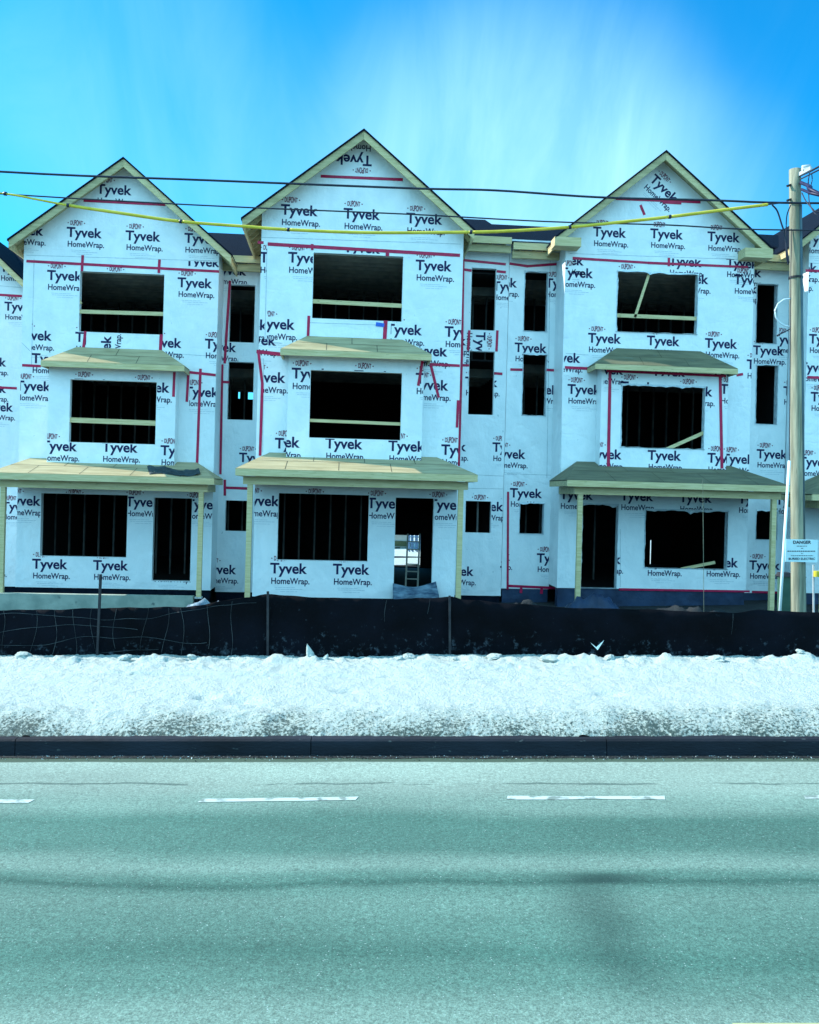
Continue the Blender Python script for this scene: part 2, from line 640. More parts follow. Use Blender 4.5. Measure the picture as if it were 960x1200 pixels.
def opening(house, Y, rc, ragged=0, name='window_frame', thick=WALL_T, fold=None, brace=None):
    x0, x1, z0, z1 = rc
    t = 0.014
    mb = MB()
    a, b = Y - 0.003, Y + thick + 0.03
    mb.box(x0, x0 + t, a, b, z0, z1)
    mb.box(x1 - t, x1, a, b, z0, z1)
    mb.box(x0 + t, x1 - t, a + 0.002, b, z1 - t, z1)
    mb.box(x0 + t, x1 - t, a + 0.002, b, z0, z0 + t)
    o = mb.build(name, fold or PINEPALE, house)
    if ragged:
        rr = random.Random(int(x0 * 100))
        fl = MB()

        def strip(p0, p1, inward, amp):
            n = max(4, int((Vector(p1) - Vector(p0)).length / 0.09))
            ys = Y - 0.007
            prev = None
            for i in range(n + 1):
                s = i / n
                bx, bz = p0[0] + (p1[0] - p0[0]) * s, p0[1] + (p1[1] - p0[1]) * s
                d = amp * (0.25 + 0.75 * abs(noise.noise((bx * 3.1, bz * 3.1, ragged * 7.3)))) * (1.6 if rr.random() < 0.12 else 1)
                cur = ((bx, ys, bz), (bx + inward[0] * d, ys - 0.02 - rr.random() * 0.02, bz + inward[1] * d))
                if prev:
                    fl.poly([prev[0], cur[0], cur[1], prev[1]])
                prev = cur
        strip((x0 - 0.01, z1), (x1 + 0.01, z1), (0, -1), 0.11 * ragged)
        strip((x1, z0), (x1, z1), (-1, 0), 0.045 * ragged)
        strip((x0, z0), (x0, z1), (1, 0), 0.04 * ragged)
        strip((x0 - 0.01, z0), (x1 + 0.01, z0), (0, 1), 0.05 * ragged)
        fl.build('torn_wrap_edge', FOLD, o)
    if brace:
        for (pa, pb, w) in brace:
            bm = MB()
            bm.beam(P3(*pa, Y + 0.05), P3(*pb, Y + 0.05), 0.04, w)
            bm.build('brace_board', PINE, o)
    return o


def lerp(a, b, t):
    return a + (b - a) * t


def roof_quad(mb, pts, t, mat_i=0):
    """slab: polygon extruded down by t"""
    n = len(pts)
    lo = [Vector(p) - Vector((0, 0, t)) for p in pts]
    mb.poly(pts, mat_i)
    mb.poly(list(reversed(lo)), mat_i)
    for i in range(n):
        j = (i + 1) % n
        mb.poly([pts[i], lo[i], lo[j], pts[j]], mat_i)


def hip_canopy(house, Y, depth, fL, fR, tL, tR, fh, name, wallL, wallR, felt_mat, left_over=0.0):
    """lean-to roof with hipped ends; fL, fR front fascia top corners (px), tL, tR ends of its top line on the wall (px)"""
    Yf = Y - depth
    xl, zl = XZ(*fL, Yf)
    xr, zr = XZ(*fR, Yf)
    a, za = XZ(*tL, Y)
    b, zb = XZ(*tR, Y)
    ze, zt = (zl + zr) / 2, (za + zb) / 2
    mb = MB()
    A, B = Vector((xl, Yf, ze)), Vector((xr, Yf, ze))
    C, D = Vector((b, Y - 0.01, zt)), Vector((a, Y - 0.01, zt))
    E, F = Vector((xr, Y - 0.01 + left_over, ze)), Vector((xl, Y - 0.01 + left_over, ze))
    t = 0.03
    # deck sheets
    up = Vector((0, 0, 0.004))
    roof_quad(mb, [A, B, C, D], t)
    roof_quad(mb, [B + up * 0.2, E, C], t)
    roof_quad(mb, [F, A + up * 0.2, D], t)
    ups = Vector((0, 0, 0.004))

    def on_slope(x, v):
        return Vector((x, lerp(Yf, Y - 0.01, v), lerp(ze, zt, v))) + ups
    xx = a + 0.5
    row = 0
    while xx < b:
        for (v0, v1_, off) in ((0.02, 0.49, 0.0), (0.51, 0.96, 0.61)):
            x2 = xx + off
            if x2 < b - 0.05:
                mb.poly([on_slope(x2 - 0.008, v0), on_slope(x2 + 0.008, v0), on_slope(x2 + 0.008, v1_), on_slope(x2 - 0.008, v1_)], 1)
        xx += 1.22
    mb.poly([on_slope(lerp(xl, a, 0.55), 0.494), on_slope(lerp(xr, b, 0.55), 0.494), on_slope(lerp(xr, b, 0.55), 0.506), on_slope(lerp(xl, a, 0.55), 0.506)], 1)
    ro = mb.build(name, [felt_mat, JOINT], house)
    fb = MB()
    th = 0.045
    z0, z1 = ze - fh, ze - 0.012
    fb.box(xl, xr, Yf - 0.012, Yf + th, z0, z1)
    fb.build('fascia_board', PINE, ro)
    fs = MB()
    fs.box(xl, xl + th, Yf + th + 0.002, Y - 0.02 + left_over, z0, z1 - 0.002)
    fs.build('fascia_board', PINE2, ro)
    fs = MB()
    fs.box(xr - th, xr, Yf + th + 0.002, Y - 0.02 + left_over, z0, z1 - 0.002)
    fs.build('fascia_board', PINE2, ro)
    # ceiling joists under the deck
    return ro, Yf, xl, xr, ze, zt


def build_house(S):
    Y0, YR, YB = S['Y'], S['YR'], S['Y'] + 9.5
    gx0 = XZ(S['wall'][0], 450, Y0)[0]
    gx1 = XZ(S['wall'][1], 450, Y0)[0]
    hx0, hx1 = S['span'](gx0, gx1)
    zb = XZ((S['wall'][0] + S['wall'][1]) / 2, S['bottom'], Y0)[1]
    root = thing('townhouse', ((gx0 + gx1) / 2, Y0, zb), S['label'], 'house', 'unfinished townhouses in white housewrap')
    # --- gable roof
    Yr = Y0 - S.get('rake_over', 0.42)
    A = XZ(*S['apex'], Yr)
    L = XZ(*S['tipL'], Yr)
    Rr = XZ(*S['tipR'], Yr)
    rk = 0.235

    def inner(x):
        if x < A[0]:
            return A[1] + (x - A[0]) * (L[1] - A[1]) / (L[0] - A[0])
        return A[1] + (x - A[0]) * (Rr[1] - A[1]) / (Rr[0] - A[0])
    top = [(gx1, inner(gx1) - 0.06), (A[0], A[1] - 0.06), (gx0, inner(gx0) - 0.06)]
    outline = [(gx0, zb), (gx1, zb)] + top
    rects = {k: RECT(*v, Y0) for k, v in S['open'].items() if k not in ('bay',)}
    holes = list(rects.values())
    bay = S.get('bay')
    bay_hole = None
    if bay:
        Yb = Y0 - bay['proj']
        bx0, bx1 = XZ(bay['wall'][0], 470, Yb)[0], XZ(bay['wall'][1], 470, Yb)[0]
        bzt = XZ((bay['wall'][0] + bay['wall'][1]) / 2, bay['top'], Yb)[1]
        bzb = XZ((bay['wall'][0] + bay['wall'][1]) / 2, bay['bottom'], Yb)[1]
        bay_hole = (bx0 + 0.12, bx1 - 0.12, bzb + 0.3, bzt - 0.1)
        holes = holes + [bay_hole]
    w = wall_mesh(Y0, outline, holes, S['logos'], S.get('seams', ())).build('front_wall', WALLMATS, root)
    for t in S.get('tape', ()):
        tape(w, Y0, t[0], t[1] if len(t) > 1 else 0.07, t[2] if len(t) > 2 else None)
    rg = S.get('ragged', 0)
    fold = FOLD if rg else WRAP
    for k, rc in rects.items():
        opening(root, Y0, rc, rg if k not in S.get('clean', ()) else 0, 'door_frame' if k == 'door' else 'window_frame', fold=fold, brace=S.get('brace', {}).get(k))
    # side walls of the projecting block
    for x, s in ((gx0, 1), (gx1, -1)):
        mb = MB()
        ztop = inner(x) - 0.07
        ye = (YR if (s == -1 or S.get('recessL')) else YB)
        mb.box(min(x, x + s * 0.10), max(x, x + s * 0.10), Y0 + WALL_T + 0.002, ye, zb, ztop, 0)
        mb.box(min(x + s * 0.102, x + s * 0.15), max(x + s * 0.102, x + s * 0.15), Y0 + WALL_T + 0.004, ye - 0.004, zb, ztop - 0.01, 1)
        mb.build('side_wall', [WRAP, DARK], root)
    # rake boards
    rb = MB()
    rb.prism([(L[0], L[1] - rk), (A[0], A[1] - rk), (A[0], A[1] - 0.03), (L[0], L[1] - 0.03)], Yr, Yr + 0.045)
    rb.build('rake_board', PINE2, root)
    rb = MB()
    rb.prism([(A[0] + 0.003, A[1] - rk), (Rr[0], Rr[1] - rk), (Rr[0], Rr[1] - 0.03), (A[0] + 0.003, A[1] - 0.03)], Yr, Yr + 0.045)
    rb.build('rake_board', PINE, root)
    gr = MB()
    e = 0.03
    nl, nr = (L[0] - e, L[1] - 0.03), (Rr[0] + e, Rr[1] - 0.03)
    for p0, p1 in (((L[0] - e, L[1] - e * 0.75), A), (A, (Rr[0] + e, Rr[1] - e * 0.75))):
        gr.prism([(p0[0], p0[1] - 0.028), (p1[0], p1[1] - 0.028), (p1[0], p1[1] + 0.02), (p0[0], p0[1] + 0.02)], Yr - 0.03, YB, 0)
        gr.prism([(p0[0] + 0.02, p0[1] - 0.06), (p1[0], p1[1] - 0.06), (p1[0], p1[1] - 0.030), (p0[0] + 0.02, p0[1] - 0.030)], Yr + 0.05, YB, 1)
    gro = gr.build('gable_roof', [EDGE, PINEPALE], root)
    # soffit boards, lookouts and rafter tails under the overhangs
    y = Yr + 0.5
    while y < YR + 0.5:
        for (q, gx, sg_) in ((L, gx0, 1), (Rr, gx1, -1)):
            z1 = inner(gx)
            so = MB()
            so.beam((q[0] + sg_ * 0.05, y, q[1] - 0.14), (gx - sg_ * 0.01, y, z1 - 0.14), 0.04, 0.10)
            so.build('rafter_tail', PINE2, root)
        y += 0.4
    for q, s in ((L, 1), (Rr, -1)):
        fb = MB()
        x = q[0]
        fb.box(min(x, x + s * 0.04), max(x, x + s * 0.04), Yr + 0.047, YR + 0.6, q[1] - 0.24, q[1] - 0.065)
        fb.build('eave_fascia', PINE, root)
    for (x0, x1, y0, y1) in S.get('returns', ()):
        q = RECT(x0, x1, y0, y1, Yr)
        rm = MB()
        rm.box(q[0], q[1], Yr - 0.03, Y0 - 0.012, q[2], q[3])
        rm.build('eave_return', PINE, root)
    # --- recessed wall beside the block, with the main roof behind
    for rc in S['recess']:
        rx0, rx1 = rc['x'](gx0, gx1)
        zt = XZ(*rc['eave'], YR)[1]
        zlow = zb - 0.15
        ro_ = {k: RECT(*v, YR) for k, v in rc['open'].items()}
        ol = [(rx0, zlow), (rx1, zlow), (rx1, zt + 0.30), (rx0, zt + 0.30)]
        wr = wall_mesh(YR, ol, list(ro_.values()), rc['logos'], rc.get('seams', ())).build('recessed_wall', WALLMATS, root)
        for t in rc.get('tape', ()):
            tape(wr, YR, t[0], t[1] if len(t) > 1 else 0.07)
        for k, v in ro_.items():
            opening(root, YR, v, rc.get('ragged', 0), fold=FOLD if rc.get('ragged', 0) else WRAP)
        for (x0, x1, y0, y1, tp) in rc.get('patch', ()):
            q = RECT(x0, x1, y0, y1, YR)
            pm = MB()
            pm.box(q[0], q[1], YR - 0.02, YR - 0.006, q[2], q[3])
            pm.build('wrap_patch', WRAP, wr)
    # main roof
    zt = XZ(*S['recess'][-1]['eave'], YR)[1]
    ze = zt + 0.20
    Ye = YR - 0.38
    slope = math.tan(R(22))
    run = 4.9
    mr = MB()
    segs = []
    for rc in S['recess']:
        rx0, rx1 = rc['x'](gx0, gx1)
        segs.append((rx0 + 0.02, rx1 - 0.02))
    for (x0, x1) in [(hx0 + 0.02, hx1 - 0.02)]:
        lo0 = Vector((x0, Ye, ze)), Vector((x1, Ye, ze))
        roof_quad(mr, [lo0[0], lo0[1], Vector((x1, Ye + run, ze + run * slope)), Vector((x0, Ye + run, ze + run * slope))], 0.05)
        roof_quad(mr, [Vector((x0, Ye + run, ze + run * slope)), Vector((x1, Ye + run, ze + run * slope)), Vector((x1, YB, ze)), Vector((x0, YB, ze))], 0.05)
    mr.build('main_roof', SHINGLE, root)
    for (x0, x1) in segs:
        fm = MB()
        fm.box(x0, x1, Ye - 0.045, Ye - 0.003, ze - 0.19, ze - 0.005)
        fm.build('eave_fascia', PINE, root)
        fm = MB()
        fm.box(x0, x1, Ye + 0.06, Ye + 0.16, ze - 0.40, ze - 0.20)
        fm.build('eave_beam', PINE2, root)
        xx = x0 + 0.2
        while xx < x1 - 0.05:
            fm = MB()
            fm.box(xx, xx + 0.04, Ye + 0.002, YR - 0.005, ze - 0.15, ze - 0.06)
            fm.build('rafter_tail', PINE2, root)
            xx += 0.4
    # --- bay
    if bay:
        wx = RECT(*bay['open'], Yb)
        ol = [(bx0, bzb), (bx1, bzb), (bx1, bzt), (bx0, bzt)]
        bw = wall_mesh(Yb, ol, [wx], bay['logos'], (), 0.12).build('bay_wall', WALLMATS, root)
        for x, s in ((bx0, 1), (bx1, -1)):
            sb = MB()
            sb.box(min(x, x + s * 0.1), max(x, x + s * 0.1), Yb + 0.122, Y0 - 0.002, bzb, bzt)
            sb.build('bay_cheek', WRAP, bw)
        for t in bay.get('tape', ()):
            tape(bw, Yb, t[0], t[1] if len(t) > 1 else 0.07)
        opening(root, Yb, wx, rg, 'window_frame', 0.12, fold, bay.get('brace'))
        hip_canopy(root, Y0, bay['depth'], bay['fL'], bay['fR'], bay['tL'], bay['tR'], 0.15, 'bay_roof', bx0, bx1, S['deck'])
    # --- porch
    p = S.get('porch')
    if p:
        ro, Yf, xl, xr, pze, pzt = hip_canopy(root, Y0, p['depth'], p['fL'], p['fR'], p['tL'], p['tR'], 0.165, 'porch_roof', gx0, gx1, S['deck'])
        Yp = Yf + 0.30
        bm = MB()
        px_ = [XZ(q[0], 620, Yp)[0] for q in p['posts']]
        bl, br = px_[0] - 0.16, px_[-1] + 0.16
        bm.box(bl, br, Yp - 0.07, Yp + 0.07, pze - 0.165 - 0.19, pze - 0.168)
        bm.build('porch_beam', PINE, root)
        for x in (bl, br):
            bm = MB()
            s = 0.14 if x == bl else -0.14
            bm.box(min(x, x + s), max(x, x + s), Yp + 0.072, Y0 - 0.02, pze - 0.165 - 0.19, pze - 0.168)
            bm.build('porch_beam', PINE2, root)
        for q, x in zip(p['posts'], px_):
            zlo = XZ(q[0], q[1], Yp)[1]
            bm = MB()
            bm.box(x - 0.06, x + 0.06, Yp - 0.055, Yp + 0.055, zlo - 0.05, pze - 0.357)
            po = bm.build('porch_post', PINE, root)
            bm = MB()
            bm.box(x - 0.09, x + 0.09, Yp - 0.09, Yp + 0.09, zlo - 0.09, zlo - 0.052)
            bm.build('post_base', GREYM, po)
        xx = bl + 0.3
        while xx < br - 0.15:
            cj = MB()
            cj.box(xx, xx + 0.04, Yp + 0.075, Y0 - 0.02, pze - 0.30, pze - 0.172)
            cj.build('porch_joist', PINE2, root)
            xx += 0.45
        # slab / foundation under the porch
        if p.get('slab'):
            sl = MB()
            zs = XZ(p['slab'][0], p['slab'][1], Yp - 0.2)[1]
            sx0, sx1 = XZ(p['slab'][2], 700, Yp - 0.2)[0], XZ(p['slab'][3], 700, Yp - 0.2)[0]
            sl.box(sx0, sx1, Yp - 0.2, Yp + 0.02, zs - 1.0, zs)
            sl.build('porch_foundation', CONC, root)
            sl = MB()
            sl.box(sx0 + 0.02, sx1 - 0.02, Yp + 0.03, Y0 - 0.02, zs - 1.0, zs - 0.16)
            sl.build('porch_void', EDGE, root)  # near-black fill, the shaded void behind the foundation put into its colour
    # foundation
    fo = MB()
    fo.box(gx0 + 0.03, gx1 - 0.03, Y0 + 0.03, Y0 + 0.3, zb - 1.2, zb - 0.002)
    for rc in S['recess']:
        rx0, rx1 = rc['x'](gx0, gx1)
        fo.box(rx0 + 0.03, rx1 - 0.03, YR + 0.03, YR + 0.3, zb - 1.35, zb - 0.152)
    fo.build('foundation_wall', S.get('found', MEMB), root)
    # --- inside: floors, framing, end and back walls
    zf = [XZ((S['wall'][0] + S['wall'][1]) / 2, y, Y0)[1] for y in S['floors']]
    xi0, xi1 = hx0 + 0.03, hx1 - 0.03
    leaks = [RECT(*q, YB) for q in S.get('leaks', ())]
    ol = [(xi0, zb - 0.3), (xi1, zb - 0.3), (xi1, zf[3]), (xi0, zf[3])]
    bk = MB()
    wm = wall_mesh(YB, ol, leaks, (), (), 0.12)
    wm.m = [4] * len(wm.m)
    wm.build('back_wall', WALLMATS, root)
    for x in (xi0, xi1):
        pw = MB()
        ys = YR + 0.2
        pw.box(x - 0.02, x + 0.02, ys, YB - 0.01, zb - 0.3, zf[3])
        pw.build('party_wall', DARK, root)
    for i, z in enumerate(zf):
        sl = MB()
        sl.box(gx0 + 0.16, gx1 - 0.16, Y0 + 0.2, YR + 0.2, z - 0.04, z)
        sl.box(xi0 + 0.03, xi1 - 0.03, YR + 0.202, YB - 0.02, z - 0.04, z)
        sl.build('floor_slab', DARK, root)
        if i:
            y = Y0 + 0.45
            while y < Y0 + 6.5:
                x0, x1 = (gx0 + 0.17, gx1 - 0.17) if y < YR + 1.6 else (xi0 + 0.04, xi1 - 0.04)
                jo = MB()
                jo.box(x0, x1, y, y + 0.045, z - 0.30, z - 0.045)
                jo.build('floor_joist', JOIST, root)
                y += 0.40
    rr = random.Random(5)
    for i in range(3):
        yy = Y0 + 2.6 + 0.8 * i
        x = xi0 + 0.1
        gap = S.get('studgap')
        while x < xi1 - 0.1:
            if not (i == 0 and gap and any(XZ(g[0], 640, yy)[0] < x < XZ(g[1], 640, yy)[0] for g in gap)) and not (i == 1 and S.get('nostud1')):
                st = MB()
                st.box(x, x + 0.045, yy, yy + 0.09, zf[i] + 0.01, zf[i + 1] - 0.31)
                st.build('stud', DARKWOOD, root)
            x += 0.41 + rr.uniform(-0.02, 0.02)
    # partition behind the upper studs, the room's shade put into its colour
    if S.get('core', True):
        co = MB()
        for i in (2,):
            co.box(xi0 + 0.1, xi1 - 0.1, Y0 + 5.2, Y0 + 5.25, zf[i] + 0.01, zf[i + 1] - 0.31)
        co.build('inner_partition', DARK, root)
    return root, dict(gx0=gx0, gx1=gx1, hx0=hx0, hx1=hx1, zb=zb, zf=zf, YB=YB)


YL, YM, YRT, YN, YE = 24.0, 22.1, 23.4, 27.0, 23.4
YRL, YRM = 25.0, 24.4
MIDL = XZ(302, 450, YM)[0]
PARTY = XZ(593.5, 450, YRM)[0]
LEFTL = XZ(24, 450, YL)[0]
LEFTR = XZ(253, 450, YL)[0]
NRL = XZ(944.5, 450, YE)[0]
MIDR = XZ(539, 450, YM)[0]
RIL = XZ(659, 450, YRT)[0]
RIR = XZ(880.5, 450, YRT)[0]

D = {'only': 'dupont'}

left_spec = dict(
    Y=YL, YR=YRL, wall=(24, 253), bottom=690, apex=(144.7, 184.7), tipL=(10, 280), tipR=(271, 298), rake_over=0.42,
    label='white wrapped townhouse with a sunlit porch roof triangle on concrete, left of the tallest gable',
    span=lambda a, b: (LEFTL, MIDL - 0.03), deck=None,
    open={'third': (92.5, 192.5, 319, 391), 'first': (47, 149.5, 578.5, 653), 'door': (178.5, 224.5, 583, 681.5)},
    floors=(683, 545, 408, 304),
    logos=[(9, 274), (78, 277), (147, 281), (216, 284), (113, 226.5, {'y1': 236}), (217, 311, {'y0': 306.5, 'nolines': 1, 'y1': 313}),
           (55, 327.5), (208, 336), (124, 331), (19, 397.5, {'x0': 37}), (88, 400, {'x1': 101}), (129, 434, {'rot': 90, 'x0': 112, 'x1': 152, 'y0': 392, 'y1': 408.5, 'nolines': 1}), (172, 406, {'x0': 190}),
           (240, 408), (37, 425, {'y0': 414}), (18, 457), (216, 464, {'x0': 222}),
           (6, 591.5), (76, 593), (147, 593), (218, 596), (37.5, 666), (109, 667.5), (180, 670)],
    seams=[((31, 299), (256, 306)), ((40, 303), (37, 428)), ((24, 400), (36, 412)), ((199, 414), (256, 418))],
    tape=[([(99, 235), (193, 240)],), ([(32, 306), (256, 318)],), ([(97, 300), (96, 317)],), ([(187, 305), (186, 319)],), ([(100, 389), (98, 407)],),
          ([(189, 393), (188, 409)], 0.09), ([(27, 428), (47, 429)],), ([(221, 436), (219, 470)],), ([(220, 436), (252, 439.5)],), ([(235, 433), (231, 545)],)],
    brace={'third': [((92, 365), (192, 368), 0.10), ((88, 338), (95, 356), 0.06)]},
    bay=dict(proj=0.42, wall=(56.5, 206), top=428, bottom=548, depth=0.80, open=(81, 183.5, 445.5, 520), fL=(48, 422), fR=(216, 428.5), tL=(90, 406), tR=(190, 411),
             logos=[(87, 455), (157, 458.5), (48, 527.5), (119.5, 529), (188, 533)], tape=[([(204.5, 437), (203.5, 464)],)],
             brace=[((81, 492), (183, 496), 0.13)]),
    porch=dict(depth=1.65, fL=(-14, 553), fR=(251, 560.5), tL=(36, 536), tR=(231, 542.5), posts=[(3, 697), (235, 697)], slab=(100, 697, -12, 226)),
    recess=[dict(x=lambda a, b: (b - 0.02, MIDL + 0.1), eave=(278, 312), open={'third': (268.5, 299, 333, 401.7), 'second': (266.5, 297.5, 423.5, 492.5), 'first': (263.5, 291, 586, 623)},
                 logos=[(250, 321), (280, 541), (238, 672, {'x0': 249}), (238, 411, {'x0': 255})],
                 tape=[([(269.5, 330), (265, 400), (263.5, 425)],), ([(260.5, 428), (258.5, 555)],), ([(263.5, 563), (263.5, 580)],), ([(264, 571.5), (292, 572.5)],), ([(261, 447.5), (268, 448)],)])],
    leaks=[(279, 281.5, 450, 467), (286, 287.5, 450, 470), (290.5, 298, 451, 468)],
    found=EDGE)

mid_spec = dict(
    Y=YM, YR=YRM, wall=(302, 539), bottom=701, apex=(426.7, 151.7), tipL=(284, 255), tipR=(556, 269), rake_over=0.42,
    label='tallest white wrapped townhouse with the ladder seen through its open doorway',
    span=lambda a, b: (MIDL, PARTY), deck=None,
    open={'third': (366, 472.5, 297.5, 375.5), 'first': (325, 432.3, 578.5, 657.7), 'door': (462, 508, 583, 690)},
    floors=(702, 540, 398, 283),
    logos=[(436, 183, {'rot': 180}), (329, 251), (402.5, 255.5), (476, 261), (337.5, 307), (402.5, 295, {'y0': 290.5}), (487, 316),
           (304, 307, {'x1': 312.5}), (270, 385, {'x0': 302, 'x1': 310}), (302, 384.5, {'x0': 313}), (280, 403, {'y0': 397, 'nodup': 1}),
           (452, 391, {'x0': 458}), (521, 394), (482, 416, {'y0': 407}), (291, 447, {'x0': 309}), (322, 525), (483, 456, {'x0': 497}), (517, 532.5),
           (284, 592, {'x0': 297}), (357, 593), (430, 595), (502, 596.5), (316.5, 671.5), (390, 672.5), (463, 675)],
    seams=[((306, 278), (540, 286)), ((313, 291), (310.5, 403)), ((303, 400), (330, 402)), ((361, 378), (450, 381)), ((309, 420), (308, 530))],
    tape=[([(377, 206.5), (471, 210.5)],), ([(303, 284), (308, 284.3)],), ([(315, 286), (538, 299)], 0.085), ([(366, 287), (366, 292)],), ([(454, 294), (454, 299)], 0.09),
          ([(362, 371), (361, 393)],), ([(452, 377), (451, 397)], 0.1), ([(442, 380), (449, 381)], 0.10, BLUETAPE), ([(302, 412), (329, 415)], 0.09), ([(303, 413), (307.5, 450), (305, 533)],),
          ([(505, 427), (538, 428.5)],), ([(505, 428), (514, 465)],), ([(537, 470), (535.5, 500)],)],
    brace={'third': [((366, 353), (472, 358.5), 0.10)]},
    bay=dict(proj=0.42, wall=(337, 495.5), top=413, bottom=540, depth=0.80, open=(362.5, 471, 434.7, 515), fL=(328.7, 407.5), fR=(506, 416), tL=(360, 393), tR=(471.7, 398.7),
             logos=[(341.7, 443), (415, 446), (487, 449), (307, 523), (381, 525), (455, 528)], tape=[([(495, 424), (490.5, 451)],)],
             brace=[((362, 492.5), (471, 497), 0.075)]),
    porch=dict(depth=1.75, fL=(276, 548), fR=(560, 557), tL=(316, 530), tR=(512, 536), posts=[(292, 707), (539, 706)], slab=(400, 712, 285, 452)),
    recess=[dict(x=lambda a, b: (b - 0.02, PARTY - 0.005), eave=(590, 291),
                 open={'third': (551.7, 581.5, 313.5, 387.5), 'second': (549, 579.5, 411, 486.5), 'first': (545, 576, 586.7, 625)},
                 logos=[(577, 340), (508, 403, {'x0': 541}), (558.5, 389, {'rot': -90, 'nolines': 1}), (545, 452), (508, 527.5, {'x0': 541}), (577, 529, {'x1': 588}),
                        (552, 598), (517, 674, {'x0': 541}), (586, 674)],
                 seams=[((545, 556), (592, 558)), ((540, 572), (592, 573))],
                 tape=[([(543, 293), (541.5, 400), (537.5, 545)], 0.08), ([(545, 305), (592, 309.5)],), ([(545, 316), (552, 317)],), ([(583, 318), (592, 319)],), ([(550, 388), (548.5, 410)],),
                       ([(583, 388), (582, 411)],), ([(541, 428), (549, 428.3)],), ([(580, 437.5), (588, 438)],)])],
    leaks=[(448, 493, 627, 664)], studgap=[(440, 515)], found=EDGE, nostud1=True)

right_spec = dict(
    Y=YRT, YR=YRM, wall=(659, 880.5), bottom=691, apex=(780.8, 176.7), tipL=(652, 277), tipR=(906, 292), rake_over=0.42,
    label='white wrapped townhouse with torn window edges behind the wooden utility pole',
    span=lambda a, b: (PARTY, NRL - 0.02), deck=None, returns=((650, 681, 278, 288.5), (873, 905.5, 291, 302)),
    open={'third': (722.5, 818, 318.5, 391), 'first': (755, 853, 597, 667), 'door': (681, 724, 590, 690)},
    floors=(692, 550, 412, 302), recessL=True,
    logos=[(761, 211, {'rot': -41}), (695, 276.5), (762, 278.5), (829, 282), (784, 311, {'y0': 303.5}), (851, 313, {'y0': 304.5}), (645, 309, {'x0': 671, 'y0': 301}),
           (656, 324, {'x0': 660.5}), (792, 331, {'x0': 819}), (724, 328), (860, 332.5), (689, 401), (758, 404), (826, 407), (641, 423.5, {'x0': 661, 'nodup': 1}), (875, 432),
           (665, 461), (846, 542.5), (656, 584.5), (727, 586), (796, 588), (865, 589.5), (689, 660), (758, 663), (827, 664), (690, 697, {'y0': 692})],
    seams=[((668, 297), (880, 304.5)), ((663, 414), (690, 416)), ((661, 300), (657, 560)), ((727, 620), (727, 688))],
    tape=[([(723, 232.5), (820, 236.5)], 0.085), ([(778, 236), (797, 237)], 0.12), ([(751, 241), (755, 251)],), ([(672, 302.5), (760, 308), (876, 313)],), ([(784, 303), (784, 311)],),
          ([(663, 430.5), (691, 432)],), ([(864, 439.5), (870, 438.5)],), ([(726, 690.5), (878, 693)], 0.06)],
    brace={'third': [((722, 369.5), (818, 373.5), 0.10), ((761, 320), (744, 372), 0.07)], 'first': [((798, 667), (838, 659), 0.08)]},
    bay=dict(proj=0.45, wall=(704.5, 853), top=429, bottom=556, depth=0.80, open=(727.5, 826, 451, 526), fL=(698, 425.5), fR=(865, 432), tL=(722.5, 408), tR=(821, 411.5),
             logos=[(691, 437.5, {'y0': 433, 'x0': 708, 'nodup': 1}), (764, 440, {'y0': 433.5, 'nodup': 1, 'y1': 441}), (834, 441, {'y0': 437, 'nodup': 1, 'y1': 443}), (727, 458), (796, 463),
                    (866 - 22, 461), (689, 537), (759, 538.5), (829, 541.7)],
             tape=[([(712, 434.5), (850, 440.5)],), ([(715, 434), (713, 546)], 0.08), ([(844, 440), (846, 548)], 0.08)],
             brace=[((780, 527), (825, 507), 0.09)]),
    porch=dict(depth=1.9, fL=(665, 561), fR=(926, 570), tL=(676, 540), tR=(856, 546.5), posts=[(679, 712), (906, 714)], slab=None),
    recess=[dict(x=lambda a, b: (PARTY + 0.005, a + 0.02), eave=(625, 294), ragged=0.8,
                 open={'third': (614, 642, 317.5, 389), 'second': (612, 640.5, 414, 487.5), 'first': (608.5, 637.5, 588.7, 626)},
                 logos=[(568, 335, {'x0': 593}), (639, 336.5, {'x0': 643}), (603, 412), (617, 461, {'x0': 641}), (578, 536.5, {'x0': 588}), (647, 537), (597.5, 582.5), (560, 656, {'x0': 596}), (629, 659)],
                 seams=[((594, 300), (586, 560)), ((594, 555), (650, 557)), ((645, 300), (641, 560))],
                 tape=[([(598, 309), (618, 312), (660, 309)],), ([(599, 433), (613, 433.5)],), ([(641, 433.5), (650, 434)],), ([(595.5, 577), (595, 690)], 0.06), ([(595, 686.5), (672, 690)],),
                       ([(611, 688), (610.5, 694)],), ([(635, 689), (634.5, 695)],)]),
            dict(x=lambda a, b: (b - 0.02, NRL - 0.02), eave=(900, 311), ragged=0.7,
                 open={'third': (886, 911, 332, 403), 'second': (885.5, 911.5, 427, 497.5), 'first': (885.5, 911, 597.5, 633)},
                 logos=[(856, 323, {'x0': 882}), (851, 342, {'x0': 882}), (882.5, 415), (905, 402, {'x0': 913}), (918, 463), (886.7, 536.7), (878, 667), (909, 591)],
                 tape=[([(882, 693.5), (942, 695)], 0.06)])],
    leaks=[(762, 764.2, 633, 662), (817.5, 820, 634, 668), (832, 836, 648, 666), (841, 845, 634, 640), (841, 845, 643, 649)],
    studgap=[(700, 900)], ragged=1.0, clean=('door2',))

